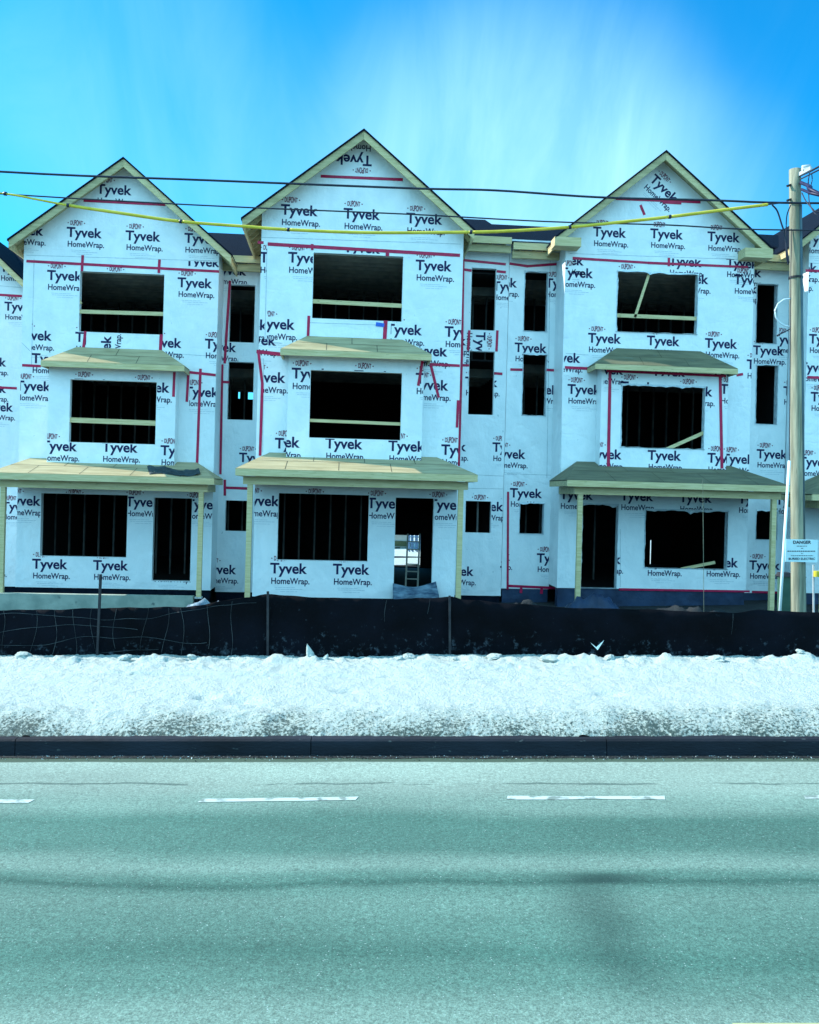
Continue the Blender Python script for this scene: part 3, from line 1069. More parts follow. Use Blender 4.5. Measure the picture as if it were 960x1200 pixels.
nl_spec = dict(
    Y=YN, YR=28.0, wall=(-160, 26), bottom=686, apex=(-72, 232), tipL=(-180, 312), tipR=(31, 331), rake_over=0.42,
    label='white wrapped townhouse set furthest back at the left edge',
    span=lambda a, b: (a, b), deck=None,
    open={'third': (-110, -25, 345, 405), 'first': (-140, -40, 585, 650)},
    floors=(684, 550, 425, 330),
    logos=[(0, 318, {'y1': 330}), (-62, 316), (5, 363.5), (-58, 360), (-30, 428), (-22, 481), (-85, 424), (2, 598), (-32, 665), (-30, 434 + 25, {'y0': 452})],
    seams=[((-160, 322), (26, 337))],
    tape=[([(-160, 336), (25, 347)],), ([(-160, 446), (19, 455)],)],
    recess=[dict(x=lambda a, b: (b - 0.02, LEFTL + 0.1), eave=(30, 335), open={}, logos=[])],
    found=EDGE)

nr_spec = dict(
    Y=YE, YR=YRM, wall=(944.5, 1165), bottom=697, apex=(1062, 184), tipL=(936, 283), tipR=(1190, 303), rake_over=0.42,
    label='white wrapped townhouse cut by the right edge beyond the utility pole',
    span=lambda a, b: (NRL, b + 1.6), deck=None,
    open={'third': (1000, 1095, 325, 398), 'second': (1005, 1100, 455, 530), 'first': (1040, 1140, 603, 672), 'door': (966, 1010, 598, 697)},
    floors=(699, 556, 418, 310),
    logos=[(920, 317.5, {'nodup': 1, 'x0': 944}), (913, 328, {'x0': 945}), (948, 402), (1018, 405), (937, 435, {'nodup': 1}), (936, 546), (944, 285, {'y0': 280}), (1010, 288), (905, 665, {'x0': 944}), (950, 470)],
    seams=[((945, 308), (1160, 318))],
    tape=[([(945, 317), (1160, 326)],), ([(947, 442), (1000, 444)],)],
    porch=dict(depth=1.9, fL=(952, 577), fR=(1230, 588), tL=(965, 553), tR=(1150, 560), posts=[(966, 718), (1190, 722)], slab=None),
    recess=[dict(x=lambda a, b: (b - 0.02, b + 1.6), eave=(1180, 320), open={}, logos=[])],
    found=MEMB, ragged=1.0)

for s in (left_spec, mid_spec, nl_spec):
    s['deck'] = PLY
DECKSHADE = mat('shaded_deck', (0.095, 0.092, 0.055), (0.16, 0.15, 0.085), 1.8, 0.7, 0.006, 12, (0.7, 3, 3), speck=(2.2, (0.12, 0.15, 0.12), 0.70))  # same plywood deck, its shade painted in as a darker colour
right_spec['deck'] = DECKSHADE
nr_spec['deck'] = DECKSHADE
houses = [build_house(s) for s in (nl_spec, left_spec, mid_spec, right_spec, nr_spec)]

# ------------------------------------------------------------------ street, snow and ground (street frame)


def grid(name, xs, ys, zf, m, smooth=True, kind='structure'):
    nx, ny = len(xs), len(ys)
    v = [RD(x, y, zf(x, y)) for y in ys for x in xs]
    f = [(j * nx + i, j * nx + i + 1, (j + 1) * nx + i + 1, (j + 1) * nx + i) for j in range(ny - 1) for i in range(nx - 1)]
    me = bpy.data.meshes.new(name)
    me.from_pydata(v, [], f)
    me.materials.append(m)
    me.polygons.foreach_set('use_smooth', [smooth] * len(f))
    me.update()
    o = bpy.data.objects.new(name, me)
    COL.objects.link(o)
    o['kind'] = kind
    return o


def frange(a, b, s):
    out = []
    while a < b - 1e-6:
        out.append(a)
        a += s
    return out + [b]


def street_coords(nt):
    """object position turned into the street's own axes"""
    t = nt.nodes.new('ShaderNodeTexCoord')
    mp_ = nt.nodes.new('ShaderNodeMapping')
    mp_.inputs['Rotation'].default_value = (0, 0, YAW)
    nt.links.new(t.outputs['Object'], mp_.inputs['Vector'])
    return mp_.outputs[0]


def asphalt():
    m = bpy.data.materials.new('worn_asphalt')
    m.use_nodes = True
    nt = m.node_tree
    L = nt.links.new
    b = nt.nodes['Principled BSDF']
    b.inputs['Roughness'].default_value = 0.85
    b.inputs['Specular IOR Level'].default_value = 0.25
    co = street_coords(nt)
    sep = nt.nodes.new('ShaderNodeSeparateXYZ')
    L(co, sep.inputs[0])

    def noise_(scale, detail, vec=None, rough=0.5, stretch=None):
        n = nt.nodes.new('ShaderNodeTexNoise')
        n.inputs['Scale'].default_value = scale
        n.inputs['Detail'].default_value = detail
        n.inputs['Roughness'].default_value = rough
        if stretch:
            k = nt.nodes.new('ShaderNodeMapping')
            k.inputs['Scale'].default_value = stretch
            L(co, k.inputs['Vector'])
            L(k.outputs[0], n.inputs['Vector'])
        else:
            L(co, n.inputs['Vector'])
        return n.outputs['Fac']

    def ma(op, a, b_=0, clamp=False):
        k = nt.nodes.new('ShaderNodeMath')
        k.operation = op
        k.use_clamp = clamp
        for i, v in enumerate((a, b_)):
            if isinstance(v, (int, float)):
                k.inputs[i].default_value = v
            else:
                L(v, k.inputs[i])
        return k.outputs[0]
    # lighter and darker bands along the lane, wavering a little
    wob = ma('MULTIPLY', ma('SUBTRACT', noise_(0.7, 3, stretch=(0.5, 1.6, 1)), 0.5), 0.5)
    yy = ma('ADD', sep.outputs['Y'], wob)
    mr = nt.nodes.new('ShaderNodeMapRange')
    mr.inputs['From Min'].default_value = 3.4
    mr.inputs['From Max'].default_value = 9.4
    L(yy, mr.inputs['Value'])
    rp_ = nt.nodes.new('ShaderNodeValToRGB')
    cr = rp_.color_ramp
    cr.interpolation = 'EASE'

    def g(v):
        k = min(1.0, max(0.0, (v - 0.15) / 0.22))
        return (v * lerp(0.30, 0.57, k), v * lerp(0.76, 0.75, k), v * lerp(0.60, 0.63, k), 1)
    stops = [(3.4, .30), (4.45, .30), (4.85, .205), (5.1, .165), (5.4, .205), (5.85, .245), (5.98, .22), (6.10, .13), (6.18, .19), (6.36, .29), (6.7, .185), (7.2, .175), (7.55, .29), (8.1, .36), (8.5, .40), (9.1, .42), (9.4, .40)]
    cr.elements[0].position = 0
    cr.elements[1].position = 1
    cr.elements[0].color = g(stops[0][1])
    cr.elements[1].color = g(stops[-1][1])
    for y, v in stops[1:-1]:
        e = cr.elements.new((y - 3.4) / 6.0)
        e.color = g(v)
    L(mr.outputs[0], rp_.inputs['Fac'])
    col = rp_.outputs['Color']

    def mul(c, fac_socket, lo, hi):
        r = nt.nodes.new('ShaderNodeMapRange')
        r.inputs['From Min'].default_value = 0.3
        r.inputs['From Max'].default_value = 0.7
        r.inputs['To Min'].default_value = lo
        r.inputs['To Max'].default_value = hi
        L(fac_socket, r.inputs['Value'])
        k = nt.nodes.new('ShaderNodeMixRGB')
        k.blend_type = 'MULTIPLY'
        k.inputs['Fac'].default_value = 1
        L(c, k.inputs['Color1'])
        L(r.outputs[0], k.inputs['Color2'])
        return k.outputs['Color']
    col = mul(col, noise_(0.55, 4, stretch=(0.5, 1.0, 1)), 0.80, 1.18)
    col = mul(col, noise_(30, 3, rough=0.75), 0.74, 1.26)
    col = mul(col, noise_(75, 2, rough=0.6), 0.68, 1.32)
    # pale stone chips
    vo = nt.nodes.new('ShaderNodeTexVoronoi')
    vo.inputs['Scale'].default_value = 60
    L(co, vo.inputs['Vector'])
    chip = ma('MULTIPLY', ma('LESS_THAN', vo.outputs['Distance'], 0.26), ma('GREATER_THAN', noise_(37, 1), 0.64))
    mx = nt.nodes.new('ShaderNodeMixRGB')
    mx.inputs['Color2'].default_value = (0.30, 0.40, 0.37, 1)
    L(ma('MULTIPLY', chip, 0.75), mx.inputs['Fac'])
    L(col, mx.inputs['Color1'])
    col = mx.outputs['Color']
    # dark smudge with a crossbar, plus a faint wider patch

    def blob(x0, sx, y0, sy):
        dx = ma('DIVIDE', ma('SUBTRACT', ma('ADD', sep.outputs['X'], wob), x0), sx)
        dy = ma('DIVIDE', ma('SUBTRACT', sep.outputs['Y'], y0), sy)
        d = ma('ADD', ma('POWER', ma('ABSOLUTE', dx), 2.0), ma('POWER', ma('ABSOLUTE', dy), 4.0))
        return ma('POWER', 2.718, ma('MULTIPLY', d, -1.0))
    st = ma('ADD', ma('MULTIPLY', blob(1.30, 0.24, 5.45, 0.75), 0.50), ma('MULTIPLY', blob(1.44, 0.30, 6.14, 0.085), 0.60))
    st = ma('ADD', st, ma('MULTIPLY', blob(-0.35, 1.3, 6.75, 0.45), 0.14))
    # tar crack near the kerb
    ck = ma('ABSOLUTE', ma('SUBTRACT', ma('ADD', sep.outputs['Y'], ma('MULTIPLY', ma('SUBTRACT', noise_(2.2, 4), 0.5), 0.14)), 8.13), 0)
    ck = ma('MULTIPLY', ma('LESS_THAN', ck, 0.022), ma('GREATER_THAN', noise_(1.1, 4, stretch=(1, 6, 1)), 0.47))
    st = ma('ADD', st, ma('MULTIPLY', ck, 0.55), True)
    # silt left in the gutter
    gm = nt.nodes.new('ShaderNodeMapRange')
    gm.inputs['From Min'].default_value = 8.775
    gm.inputs['From Max'].default_value = 8.795
    L(ma('ADD', sep.outputs['Y'], ma('MULTIPLY', ma('SUBTRACT', noise_(1.3, 4), 0.5), 0.07)), gm.inputs['Value'])
    mg = nt.nodes.new('ShaderNodeMixRGB')
    mg.inputs['Color2'].default_value = (0.055, 0.085, 0.060, 1)
    L(gm.outputs[0], mg.inputs['Fac'])
    L(col, mg.inputs['Color1'])
    col = mg.outputs['Color']
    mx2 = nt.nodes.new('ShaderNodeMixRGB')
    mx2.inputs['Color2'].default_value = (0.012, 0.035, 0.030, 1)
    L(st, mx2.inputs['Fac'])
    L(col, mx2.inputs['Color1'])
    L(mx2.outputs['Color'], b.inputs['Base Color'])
    bp = nt.nodes.new('ShaderNodeBump')
    bp.inputs['Distance'].default_value = 0.004
    bp.inputs['Strength'].default_value = 1.0
    L(noise_(90, 3, rough=0.7), bp.inputs['Height'])
    L(bp.outputs[0], b.inputs['Normal'])
    return m


def snow_mat(name, dirty):
    m = bpy.data.materials.new(name)
    m.use_nodes = True
    nt = m.node_tree
    L = nt.links.new
    b = nt.nodes['Principled BSDF']
    b.inputs['Roughness'].default_value = 0.65
    b.inputs['Specular IOR Level'].default_value = 0.35
    co = street_coords(nt)
    sep = nt.nodes.new('ShaderNodeSeparateXYZ')
    L(co, sep.inputs[0])
    mr = nt.nodes.new('ShaderNodeMapRange')
    mr.inputs['From Min'].default_value = 9.95
    mr.inputs['From Max'].default_value = 9.0
    mr.inputs['To Min'].default_value = 0.0
    mr.inputs['To Max'].default_value = dirty
    L(sep.outputs['Y'], mr.inputs['Value'])
    n = nt.nodes.new('ShaderNodeTexNoise')
    n.inputs['Scale'].default_value = 30
    n.inputs['Detail'].default_value = 8
    n.inputs['Roughness'].default_value = 0.72
    L(co, n.inputs['Vector'])
    n2 = nt.nodes.new('ShaderNodeTexNoise')
    n2.inputs['Scale'].default_value = 1.4
    n2.inputs['Detail'].default_value = 5
    L(co, n2.inputs['Vector'])
    a = nt.nodes.new('ShaderNodeMath')
    a.operation = 'MULTIPLY_ADD'
    a.inputs[1].default_value = 0.40
    L(n2.outputs['Fac'], a.inputs[0])
    L(n.outputs['Fac'], a.inputs[2])
    a2 = nt.nodes.new('ShaderNodeMath')
    a2.operation = 'MULTIPLY_ADD'
    a2.inputs[1].default_value = 0.30
    L(mr.outputs[0], a2.inputs[0])
    L(a.outputs[0], a2.inputs[2])
    r = nt.nodes.new('ShaderNodeValToRGB')
    r.color_ramp.elements[0].position = 0.74
    r.color_ramp.elements[0].color = (0.50, 0.575, 0.545, 1)
    r.color_ramp.elements[1].position = 1.06
    r.color_ramp.elements[1].color = (0.05, 0.085, 0.075, 1)
    e = r.color_ramp.elements.new(0.90)
    e.color = (0.42, 0.49, 0.44, 1)
    L(a2.outputs[0], r.inputs['Fac'])
    L(r.outputs['Color'], b.inputs['Base Color'])
    bp = nt.nodes.new('ShaderNodeBump')
    bp.inputs['Distance'].default_value = 0.05
    n3 = nt.nodes.new('ShaderNodeTexNoise')
    n3.inputs['Scale'].default_value = 34
    n3.inputs['Detail'].default_value = 5
    n3.inputs['Roughness'].default_value = 0.7
    L(co, n3.inputs['Vector'])
    L(n3.outputs['Fac'], bp.inputs['Height'])
    L(bp.outputs[0], b.inputs['Normal'])
    return m


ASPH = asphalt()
SNOW = snow_mat('crusted_snow', 1.0)
SNOWC = snow_mat('clean_snow', 0.0)
PAINT = mat('road_paint', (0.17, 0.215, 0.19), (0.44, 0.52, 0.49), 9, 0.6, 0.002, 40, lo=0.36, hi=0.50)
YPAINT = mat('yellow_road_paint', (0.36, 0.34, 0.16), (0.46, 0.44, 0.22), 7, 0.6)
DIRT = mat('construction_dirt', (0.008, 0.011, 0.014), (0.022, 0.026, 0.029), 1.5, 0.9, 0.05, 5)
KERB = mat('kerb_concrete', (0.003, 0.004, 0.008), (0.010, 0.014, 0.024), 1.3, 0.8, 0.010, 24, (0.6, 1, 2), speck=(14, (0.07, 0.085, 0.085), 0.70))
ICEBIT = mat('ice_bits', (0.35, 0.42, 0.42), (0.5, 0.58, 0.58), 9, 0.4)
GRIT = mat('wet_grit', (0.010, 0.012, 0.014), (0.03, 0.034, 0.034), 30, 0.6, 0.01, 60, speck=(45, (0.30, 0.36, 0.35), 0.68))


def ground_z(x, y):
    if y < 12.4:
        return -0.06
    if y < 14.2:
        return -0.06 - 0.34 * (y - 12.4) / 1.8
    return -0.40


grid('ground', frange(-300, 300, 40), [-300, -60, -7, 0, 8.9, 12.4, 13, 13.6, 14.2, 20, 30, 40, 60, 100, 300, 600], ground_z, DIRT)
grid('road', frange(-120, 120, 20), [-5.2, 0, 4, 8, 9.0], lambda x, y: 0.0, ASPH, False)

YARD = snow_mat('trampled_yard_snow', 0.0)
grid('snow_field', frange(-90, 90, 10), [37, 50, 80, 160], lambda x, y: -0.36, YARD)


def mark(name, x0, x1, y0, y1, m, skew=0.0):
    mb = MB()
    n = 6
    rr = random.Random(int(x0 * 10))
    top, bot = [], []
    for i in range(n + 1):
        t = i / n
        x = x0 + (x1 - x0) * t
        c = skew * (t - 0.5)
        bot.append(RD(x, y0 + c + rr.uniform(-0.008, 0.008), 0.004))
        top.append(RD(x + (0.02 if i in (0, n) else 0), y1 + c + rr.uniform(-0.008, 0.008), 0.004))
    for i in range(n):
        mb.poly([bot[i], bot[i + 1], top[i + 1], top[i]])
    o = mb.build(name, m)
    o['kind'] = 'structure'
    return o


def gy(py):
    return FPX * CAMH / (py - HY)


for (xa, xb, ya, yb, sk) in ((-160, 35, 941.8, 938, 0.02), (234, 417, 939.2, 935.4, 0.05), (593, 778, 937.2, 933.4, 0.0), (941, 1120, 936, 932.4, 0.02)):
    y0, y1 = gy(ya), gy(yb)
    ym = (y0 + y1) / 2
    mark('lane_marking', (xa - CX) / FPX * ym, (xb - CX) / FPX * ym, y0, y1, PAINT, sk)
for k in range(-6, 8):
    if -3 <= k <= 2:
        continue
    x = -1.82 + k * 2.67
    mark('lane_marking', x, x + 1.34, 7.62, 7.76, PAINT)
mb = MB()
mb.poly([RD(1.62, gy(1202), 0.004), RD(30, gy(1202) - 0.3, 0.004), RD(30, gy(1197) + 0.03, 0.004), RD(1.62, gy(1199.9), 0.004)])
mb.build('centre_line', YPAINT)['kind'] = 'structure'

# kerb, one length per casting
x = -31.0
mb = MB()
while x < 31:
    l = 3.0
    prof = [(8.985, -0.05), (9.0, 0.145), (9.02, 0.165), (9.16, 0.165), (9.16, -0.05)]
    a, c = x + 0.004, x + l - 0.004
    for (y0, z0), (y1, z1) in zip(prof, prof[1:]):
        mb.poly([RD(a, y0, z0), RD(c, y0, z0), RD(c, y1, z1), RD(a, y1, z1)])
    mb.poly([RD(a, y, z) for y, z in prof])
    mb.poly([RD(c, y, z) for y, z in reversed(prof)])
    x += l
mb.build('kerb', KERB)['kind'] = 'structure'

# wet grit in the gutter
rr = random.Random(21)
mb = MB()
xs = frange(-14, 14, 0.05)
for i in range(len(xs) - 1):
    ya = 8.90 + 0.03 * noise.noise((xs[i] * 2.1, 0, 0))
    yb = 8.90 + 0.03 * noise.noise((xs[i + 1] * 2.1, 0, 0))
    mb.poly([RD(xs[i], ya, 0.004), RD(xs[i + 1], yb, 0.004), RD(xs[i + 1], 8.984, 0.006), RD(xs[i], 8.984, 0.006)])
for k in range(4200):
    x, y = rr.uniform(-6.5, 6.5), 8.975 - abs(rr.gauss(0, 0.055))
    s = rr.uniform(0.003, 0.011)
    c = RD(x, y, s * 0.4)
    p = [c + Vector((rr.uniform(-s, s), rr.uniform(-s, s), rr.uniform(-s, s))) for _ in range(4)]
    for f in ((0, 1, 2), (0, 3, 1), (1, 3, 2), (2, 3, 0)):
        mb.poly([p[q] for q in f], 1 if k % 4 == 0 else 0)
tag(mb.build('gutter_grit', [GRIT, ICEBIT]), None, None, None, 'stuff')


# snow bank
def snow_h(x, y):
    n1 = noise.fractal(Vector((x * 0.9, y * 1.1, 0.3)), 1.0, 2.0, 4)
    n2 = noise.fractal(Vector((x * 5.0, y * 5.0, 4.0)), 0.9, 2.1, 4)
    n3 = noise.noise(Vector((x * 19.0, y * 19.0, 9.0)))
    edge = 9.12 + 0.06 * noise.noise(Vector((x * 1.4, 2.0, 0))) + 0.03 * noise.noise(Vector((x * 7, 5.0, 0)))
    t = max(0.0, min(1.0, (y - edge) / (0.42 + 0.10 * noise.noise(Vector((x * 0.8, 7, 0))))))
    s = t ** 0.55
    h = 0.155 + s * 0.175
    rough = 0.015 + 0.030 * max(0.0, 1 - (y - 9.1) / 0.9)
    n4 = noise.noise(Vector((x * 38.0, y * 38.0, 3.0)))
    pit = max(0.0, n3 - 0.05) ** 1.0
    h += s * (0.030 * n1 + rough * n2 + rough * 0.8 * n3 + 0.010 * n4) - 0.05 * pit * max(0.0, 1 - (y - 9.1) / 1.0)
    # ploughed ridge in front of the fence
    yc = 11.85 + 0.22 * noise.noise(Vector((x * 0.55, 11.0, 0)))
    lump = max(0.0, 0.45 + 0.9 * noise.fractal(Vector((x * 2.3, y * 2.3, 1.7)), 0.9, 2.2, 4))
    g = math.exp(-((y - yc) / 0.22) ** 2)
    vd = noise.voronoi(Vector((x * 3.4 + 0.4 * n1, y * 4.2, 0.5)))[0]
    chunk = max(0.0, 0.62 - vd[0]) * (0.4 + noise.cell(Vector((x * 1.1, 3.0, 0.0))))
    vd2 = noise.voronoi(Vector((x * 9.5, y * 11.0, 2.5)))[0]
    chunk += 0.55 * max(0.0, 0.5 - vd2[0])
    vd3 = noise.voronoi(Vector((x * 19.0, y * 21.0, 4.5)))[0]
    chunk += 0.32 * max(0.0, 0.5 - vd3[0])
    h += g * (0.010 + 0.062 * chunk + 0.014 * lump * lump + 0.03 * max(0.0, noise.noise(Vector((x * 9, y * 9, 2.2)))))
    # a second low ridge and the trench behind it
    g2 = math.exp(-((y - 12.3) / 0.16) ** 2)
    h += g2 * 0.12 * max(0.0, 0.3 + noise.fractal(Vector((x * 2.9, y * 2.0, 8.0)), 0.9, 2.1, 3))
    # a few footprints
    for fx, fy, fr in ((-1.9, 10.05, 0.16), (-2.35, 10.2, 0.12), (-0.75, 10.5, 0.13), (2.3, 10.3, 0.14)):
        d2 = ((x - fx) / fr) ** 2 + ((y - fy) / (fr * 0.8)) ** 2
        if d2 < 4:
            h -= 0.06 * math.exp(-d2)
    # shallow groove along the bank, deeper over one stretch
    h -= (0.07 if -3.6 < x < -1.3 else 0.03) * math.exp(-((y - 11.40 + 0.05 * (x + 2.4) + 0.04 * n1) / 0.05) ** 2)
    return h


xs = frange(-40, -7, 1.0) + frange(-6.97, 7, 0.026) + frange(7.5, 40, 1.0)
ys = frange(9.10, 9.9, 0.024) + frange(9.93, 11.3, 0.04) + frange(11.33, 12.62, 0.028) + [12.8]
o = grid('snow_bank', xs, ys, snow_h, SNOW)

# loose chunks of ice along the ridge
rr = random.Random(8)
CH = [(29, 770, 17, 8, 'low flat lump of snow leaning on the fence foot near the left frame edge'), (145, 766, 15, 10, 'rounded snow lump under the leaning steel stake'),
      (227, 768, 10, 7, 'pale snow lump against the silt fence below the left porch post'), (264, 771, 7, 9, 'small upright ice splinter on the ridge below the left house'),
      (364, 765, 9, 14, 'tall pointed ice shard standing against the black silt fence'), (380, 770, 10, 7, 'squat ice chunk just right of the tall pointed shard'),
      (481, 771, 16, 9, 'large slanted block of ice in front of the open doorway'), (466, 770, 9, 9, 'cubic ice chunk touching the large slanted block'),
      (536, 775, 8, 7, 'small snow lump below the right post of the tallest house'), (577, 775, 20, 9, 'widest snow lump on the ridge, below the narrow window pair'),
      (648, 774, 26, 10, 'long bluish snow mass at the fence foot under the torn doorway'), (712, 776, 12, 9, 'grey snow lump just below the white torn scrap'),
      (738, 777, 8, 7, 'little snow crumb right of the torn scrap'), (838, 779, 18, 9, 'broad snow lump below the right porch corner'), (940, 781, 10, 6, 'flat snow crumb near the right frame edge below the pole')]
for i, (px, py, w, h, lab) in enumerate(CH):
    Y = 12.30 if i % 3 else 12.42
    X, _z0 = RXZ(px, py, Y)
    wm_, hm = w / FPX * Y * 0.5, h / FPX * Y * (1.0 if 'shard' in lab else 0.8)
    zb_ = snow_h(X, Y) - 0.02
    mb = MB()
    sharp = 'shard' in lab or 'splinter' in lab
    nu, nv = 12, 7
    ring = []
    for j in range(nv + 1):
        t = j / nv
        for q in range(nu):
            a = 2 * math.pi * q / nu
            prof = (1 - t) ** 0.8 if sharp else max(0.0, 1 - t ** 3.5) ** 0.6
            k = 1 + 0.45 * noise.noise(Vector((math.cos(a) * 1.5 + i * 7, math.sin(a) * 1.5, t * 2.0))) + 0.25 * noise.noise(Vector((math.cos(a) * 4 + i, math.sin(a) * 4, t * 6.0)))
            rx = wm_ * prof * k
            ry = min(wm_, 0.13) * prof * k
            zz = zb_ + hm * t * (1 + 0.15 * noise.noise(Vector((i * 3.1, a, t))))
            ring.append(RD(X + rx * math.cos(a) + 0.05 * t * (1 if i % 2 else -1), Y + ry * math.sin(a), zz))
    i0 = len(mb.v)
    mb.v.extend(ring)
    for j in range(nv):
        for q in range(nu):
            q2 = (q + 1) % nu
            mb.f.append((j * nu + q, j * nu + q2, (j + 1) * nu + q2, (j + 1) * nu + q))
            mb.m.append(0)
    mb.f.append(tuple(nv * nu + q for q in range(nu)))
    mb.m.append(0)
    tag(mb.build('snow_chunk', SNOWC, origin=RD(X, Y, zb_), smooth=False), lab, 'snow chunk', 'chunks of snow and ice along the fence foot')


# ------------------------------------------------------------------ silt fence
def fabric():
    m = bpy.data.materials.new('black_silt_fabric')
    m.use_nodes = True
    nt = m.node_tree
    L = nt.links.new
    b = nt.nodes['Principled BSDF']
    b.inputs['Roughness'].default_value = 0.75
    b.inputs['Specular IOR Level'].default_value = 0.06
    uv = nt.nodes.new('ShaderNodeTexCoord')
    n = nt.nodes.new('ShaderNodeTexNoise')
    n.inputs['Scale'].default_value = 1.6
    n.inputs['Detail'].default_value = 3
    L(uv.outputs['Object'], n.inputs['Vector'])
    r = nt.nodes.new('ShaderNodeValToRGB')
    r.color_ramp.elements[0].position = 0.35
    r.color_ramp.elements[0].color = (0.0012, 0.0016, 0.003, 1)
    r.color_ramp.elements[1].position = 0.70
    r.color_ramp.elements[1].color = (0.003, 0.004, 0.008, 1)
    L(n.outputs['Fac'], r.inputs['Fac'])
    # salt and mud splashes near the foot
    n2 = nt.nodes.new('ShaderNodeTexNoise')
    n2.inputs['Scale'].default_value = 9
    n2.inputs['Detail'].default_value = 7
    n2.inputs['Roughness'].default_value = 0.75
    L(uv.outputs['Object'], n2.inputs['Vector'])
    at = nt.nodes.new('ShaderNodeUVMap')
    sp = nt.nodes.new('ShaderNodeSeparateXYZ')
    L(at.outputs[0], sp.inputs[0])
    mr = nt.nodes.new('ShaderNodeMapRange')
    mr.inputs['From Min'].default_value = 0.75
    mr.inputs['From Max'].default_value = 0.15
    mr.inputs['To Min'].default_value = 0
    mr.inputs['To Max'].default_value = 0.20
    L(sp.outputs['Y'], mr.inputs['Value'])
    ad = nt.nodes.new('ShaderNodeMath')
    ad.operation = 'ADD'
    L(n2.outputs['Fac'], ad.inputs[0])
    L(mr.outputs[0], ad.inputs[1])
    r2 = nt.nodes.new('ShaderNodeValToRGB')
    r2.color_ramp.elements[0].position = 0.64
    r2.color_ramp.elements[1].position = 0.92
    r2.color_ramp.elements[1].color = (0.6, 0.6, 0.6, 1)
    L(ad.outputs[0], r2.inputs['Fac'])
    mx = nt.nodes.new('ShaderNodeMixRGB')
    mx.inputs['Color2'].default_value = (0.14, 0.19, 0.24, 1)
    L(r2.outputs['Color'], mx.inputs['Fac'])
    L(r.outputs['Color'], mx.inputs['Color1'])
    L(mx.outputs['Color'], b.inputs['Base Color'])
    bp = nt.nodes.new('ShaderNodeBump')
    bp.inputs['Distance'].default_value = 0.05
    n3 = nt.nodes.new('ShaderNodeTexNoise')
    n3.inputs['Scale'].default_value = 2.5
    n3.inputs['Detail'].default_value = 4
    L(uv.outputs['Object'], n3.inputs['Vector'])
    L(n3.outputs['Fac'], bp.inputs['Height'])
    L(bp.outputs[0], b.inputs['Normal'])
    return m


FABRIC = fabric()
WIRE = mat('fence_wire', (0.012, 0.018, 0.022), (0.09, 0.11, 0.12), 3, 0.5)
STEEL = mat('rusty_stake', (0.008, 0.010, 0.016), (0.025, 0.026, 0.030), 8, 0.6)
FY = 12.72
TOPS = [(-900, 716), (-300, 718), (0, 715), (60, 714), (113, 713), (167, 712), (215, 711), (233, 709), (260, 704), (290, 700), (314, 696.5), (330, 698), (380, 700.5), (430, 701.5), (500, 701.5), (528, 699), (545, 703), (600, 707), (680, 712.5), (760, 714.5), (824, 716), (860, 717.5), (890, 715.5), (930, 717), (960, 718), (1250, 722), (1900, 716)]


def top_px(px):
    for (a, ya), (b, yb) in zip(TOPS, TOPS[1:]):
        if a <= px <= b:
            t = (px - a) / (b - a)
            t = t * t * (3 - 2 * t)
            return ya + (yb - ya) * t
    return 715


def fence_y(X, t):
    return FY + 0.05 * math.sin(X * 2.6) * t + 0.05 * noise.noise(Vector((X * 1.3, t * 1.5, 2))) + 0.02 * noise.noise(Vector((X * 5, t * 4, 9)))


root = thing('silt_fence', RD(0, FY, -0.1), 'black silt fence sagging along the snow bank in front of the townhouses', 'fence')
xs = frange(-16, 16, 0.07)
nz_ = 12
mb = MB()
i0 = 0
uvs = []
for X in xs:
    px = CX + X / FY * FPX
    zt = RXZ(px, top_px(px), FY)[1] + 0.012 * noise.noise(Vector((X * 3.3, 0, 0)))
    for j in range(nz_ + 1):
        t = j / nz_
        z = -0.1 + (zt + 0.1) * t
        mb.v.append(RD(X, fence_y(X, t), z))
n1 = nz_ + 1
for i in range(len(xs) - 1):
    for j in range(nz_):
        mb.f.append((i * n1 + j, (i + 1) * n1 + j, (i + 1) * n1 + j + 1, i * n1 + j + 1))
        mb.m.append(0)
fab = mb.build('fabric', FABRIC, root, smooth=True)
uvl = fab.data.uv_layers.new(name='UVMap')
for lp in fab.data.loops:
    vi = lp.vertex_index
    uvl.data[lp.index].uv = ((vi // n1) * 0.07, (vi % n1) / nz_)
sol = fab.modifiers.new('thickness', 'SOLIDIFY')
sol.thickness = 0.006
sol.offset = 1


def wire_run(pts, r=0.0035):
    mb = MB()
    mb.tube(pts, r, 5)
    return mb


# page wire showing through on the fabric
rr = random.Random(4)
for X in frange(-6.4, 6.4, 0.315):
    if X > -2.6 and rr.random() < 0.82:
        continue
    px = CX + X / FY * FPX
    zt = RXZ(px, top_px(px), FY)[1]
    lean = rr.uniform(-0.08, 0.14)
    pts = []
    lo_ = rr.uniform(0.2, 0.5) if X < -2.4 else rr.uniform(0.6, 0.85)
    for j in range(9):
        t = lo_ + (0.99 - lo_) * j / 8
        xx = X + lean * t + 0.035 * math.sin(t * 7 + X * 3)
        pts.append(RD(xx, fence_y(xx, t) - 0.010, -0.1 + (zt + 0.1) * t))
    mb = MB()
    mb.tube(pts, 0.0022, 4)
    mb.build('page_wire', WIRE, root)
for t0, xe in ((0.42, -3.6), (0.58, -2.9), (0.74, -3.9), (0.90, -2.2)):
    pts = []
    for X in frange(-6.4, xe, 0.1):
        px = CX + X / FY * FPX
        zt = RXZ(px, top_px(px), FY)[1]
        t = t0 + 0.05 * math.sin(X * 2.3 + t0 * 9) + 0.04 * noise.noise(Vector((X * 2, t0 * 9, 0)))
        pts.append(RD(X, fence_y(X, t) - 0.012, -0.1 + (zt + 0.1) * t))
    mb = MB()
    mb.tube(pts, 0.0022, 4)
    mb.build('page_wire', WIRE, root)
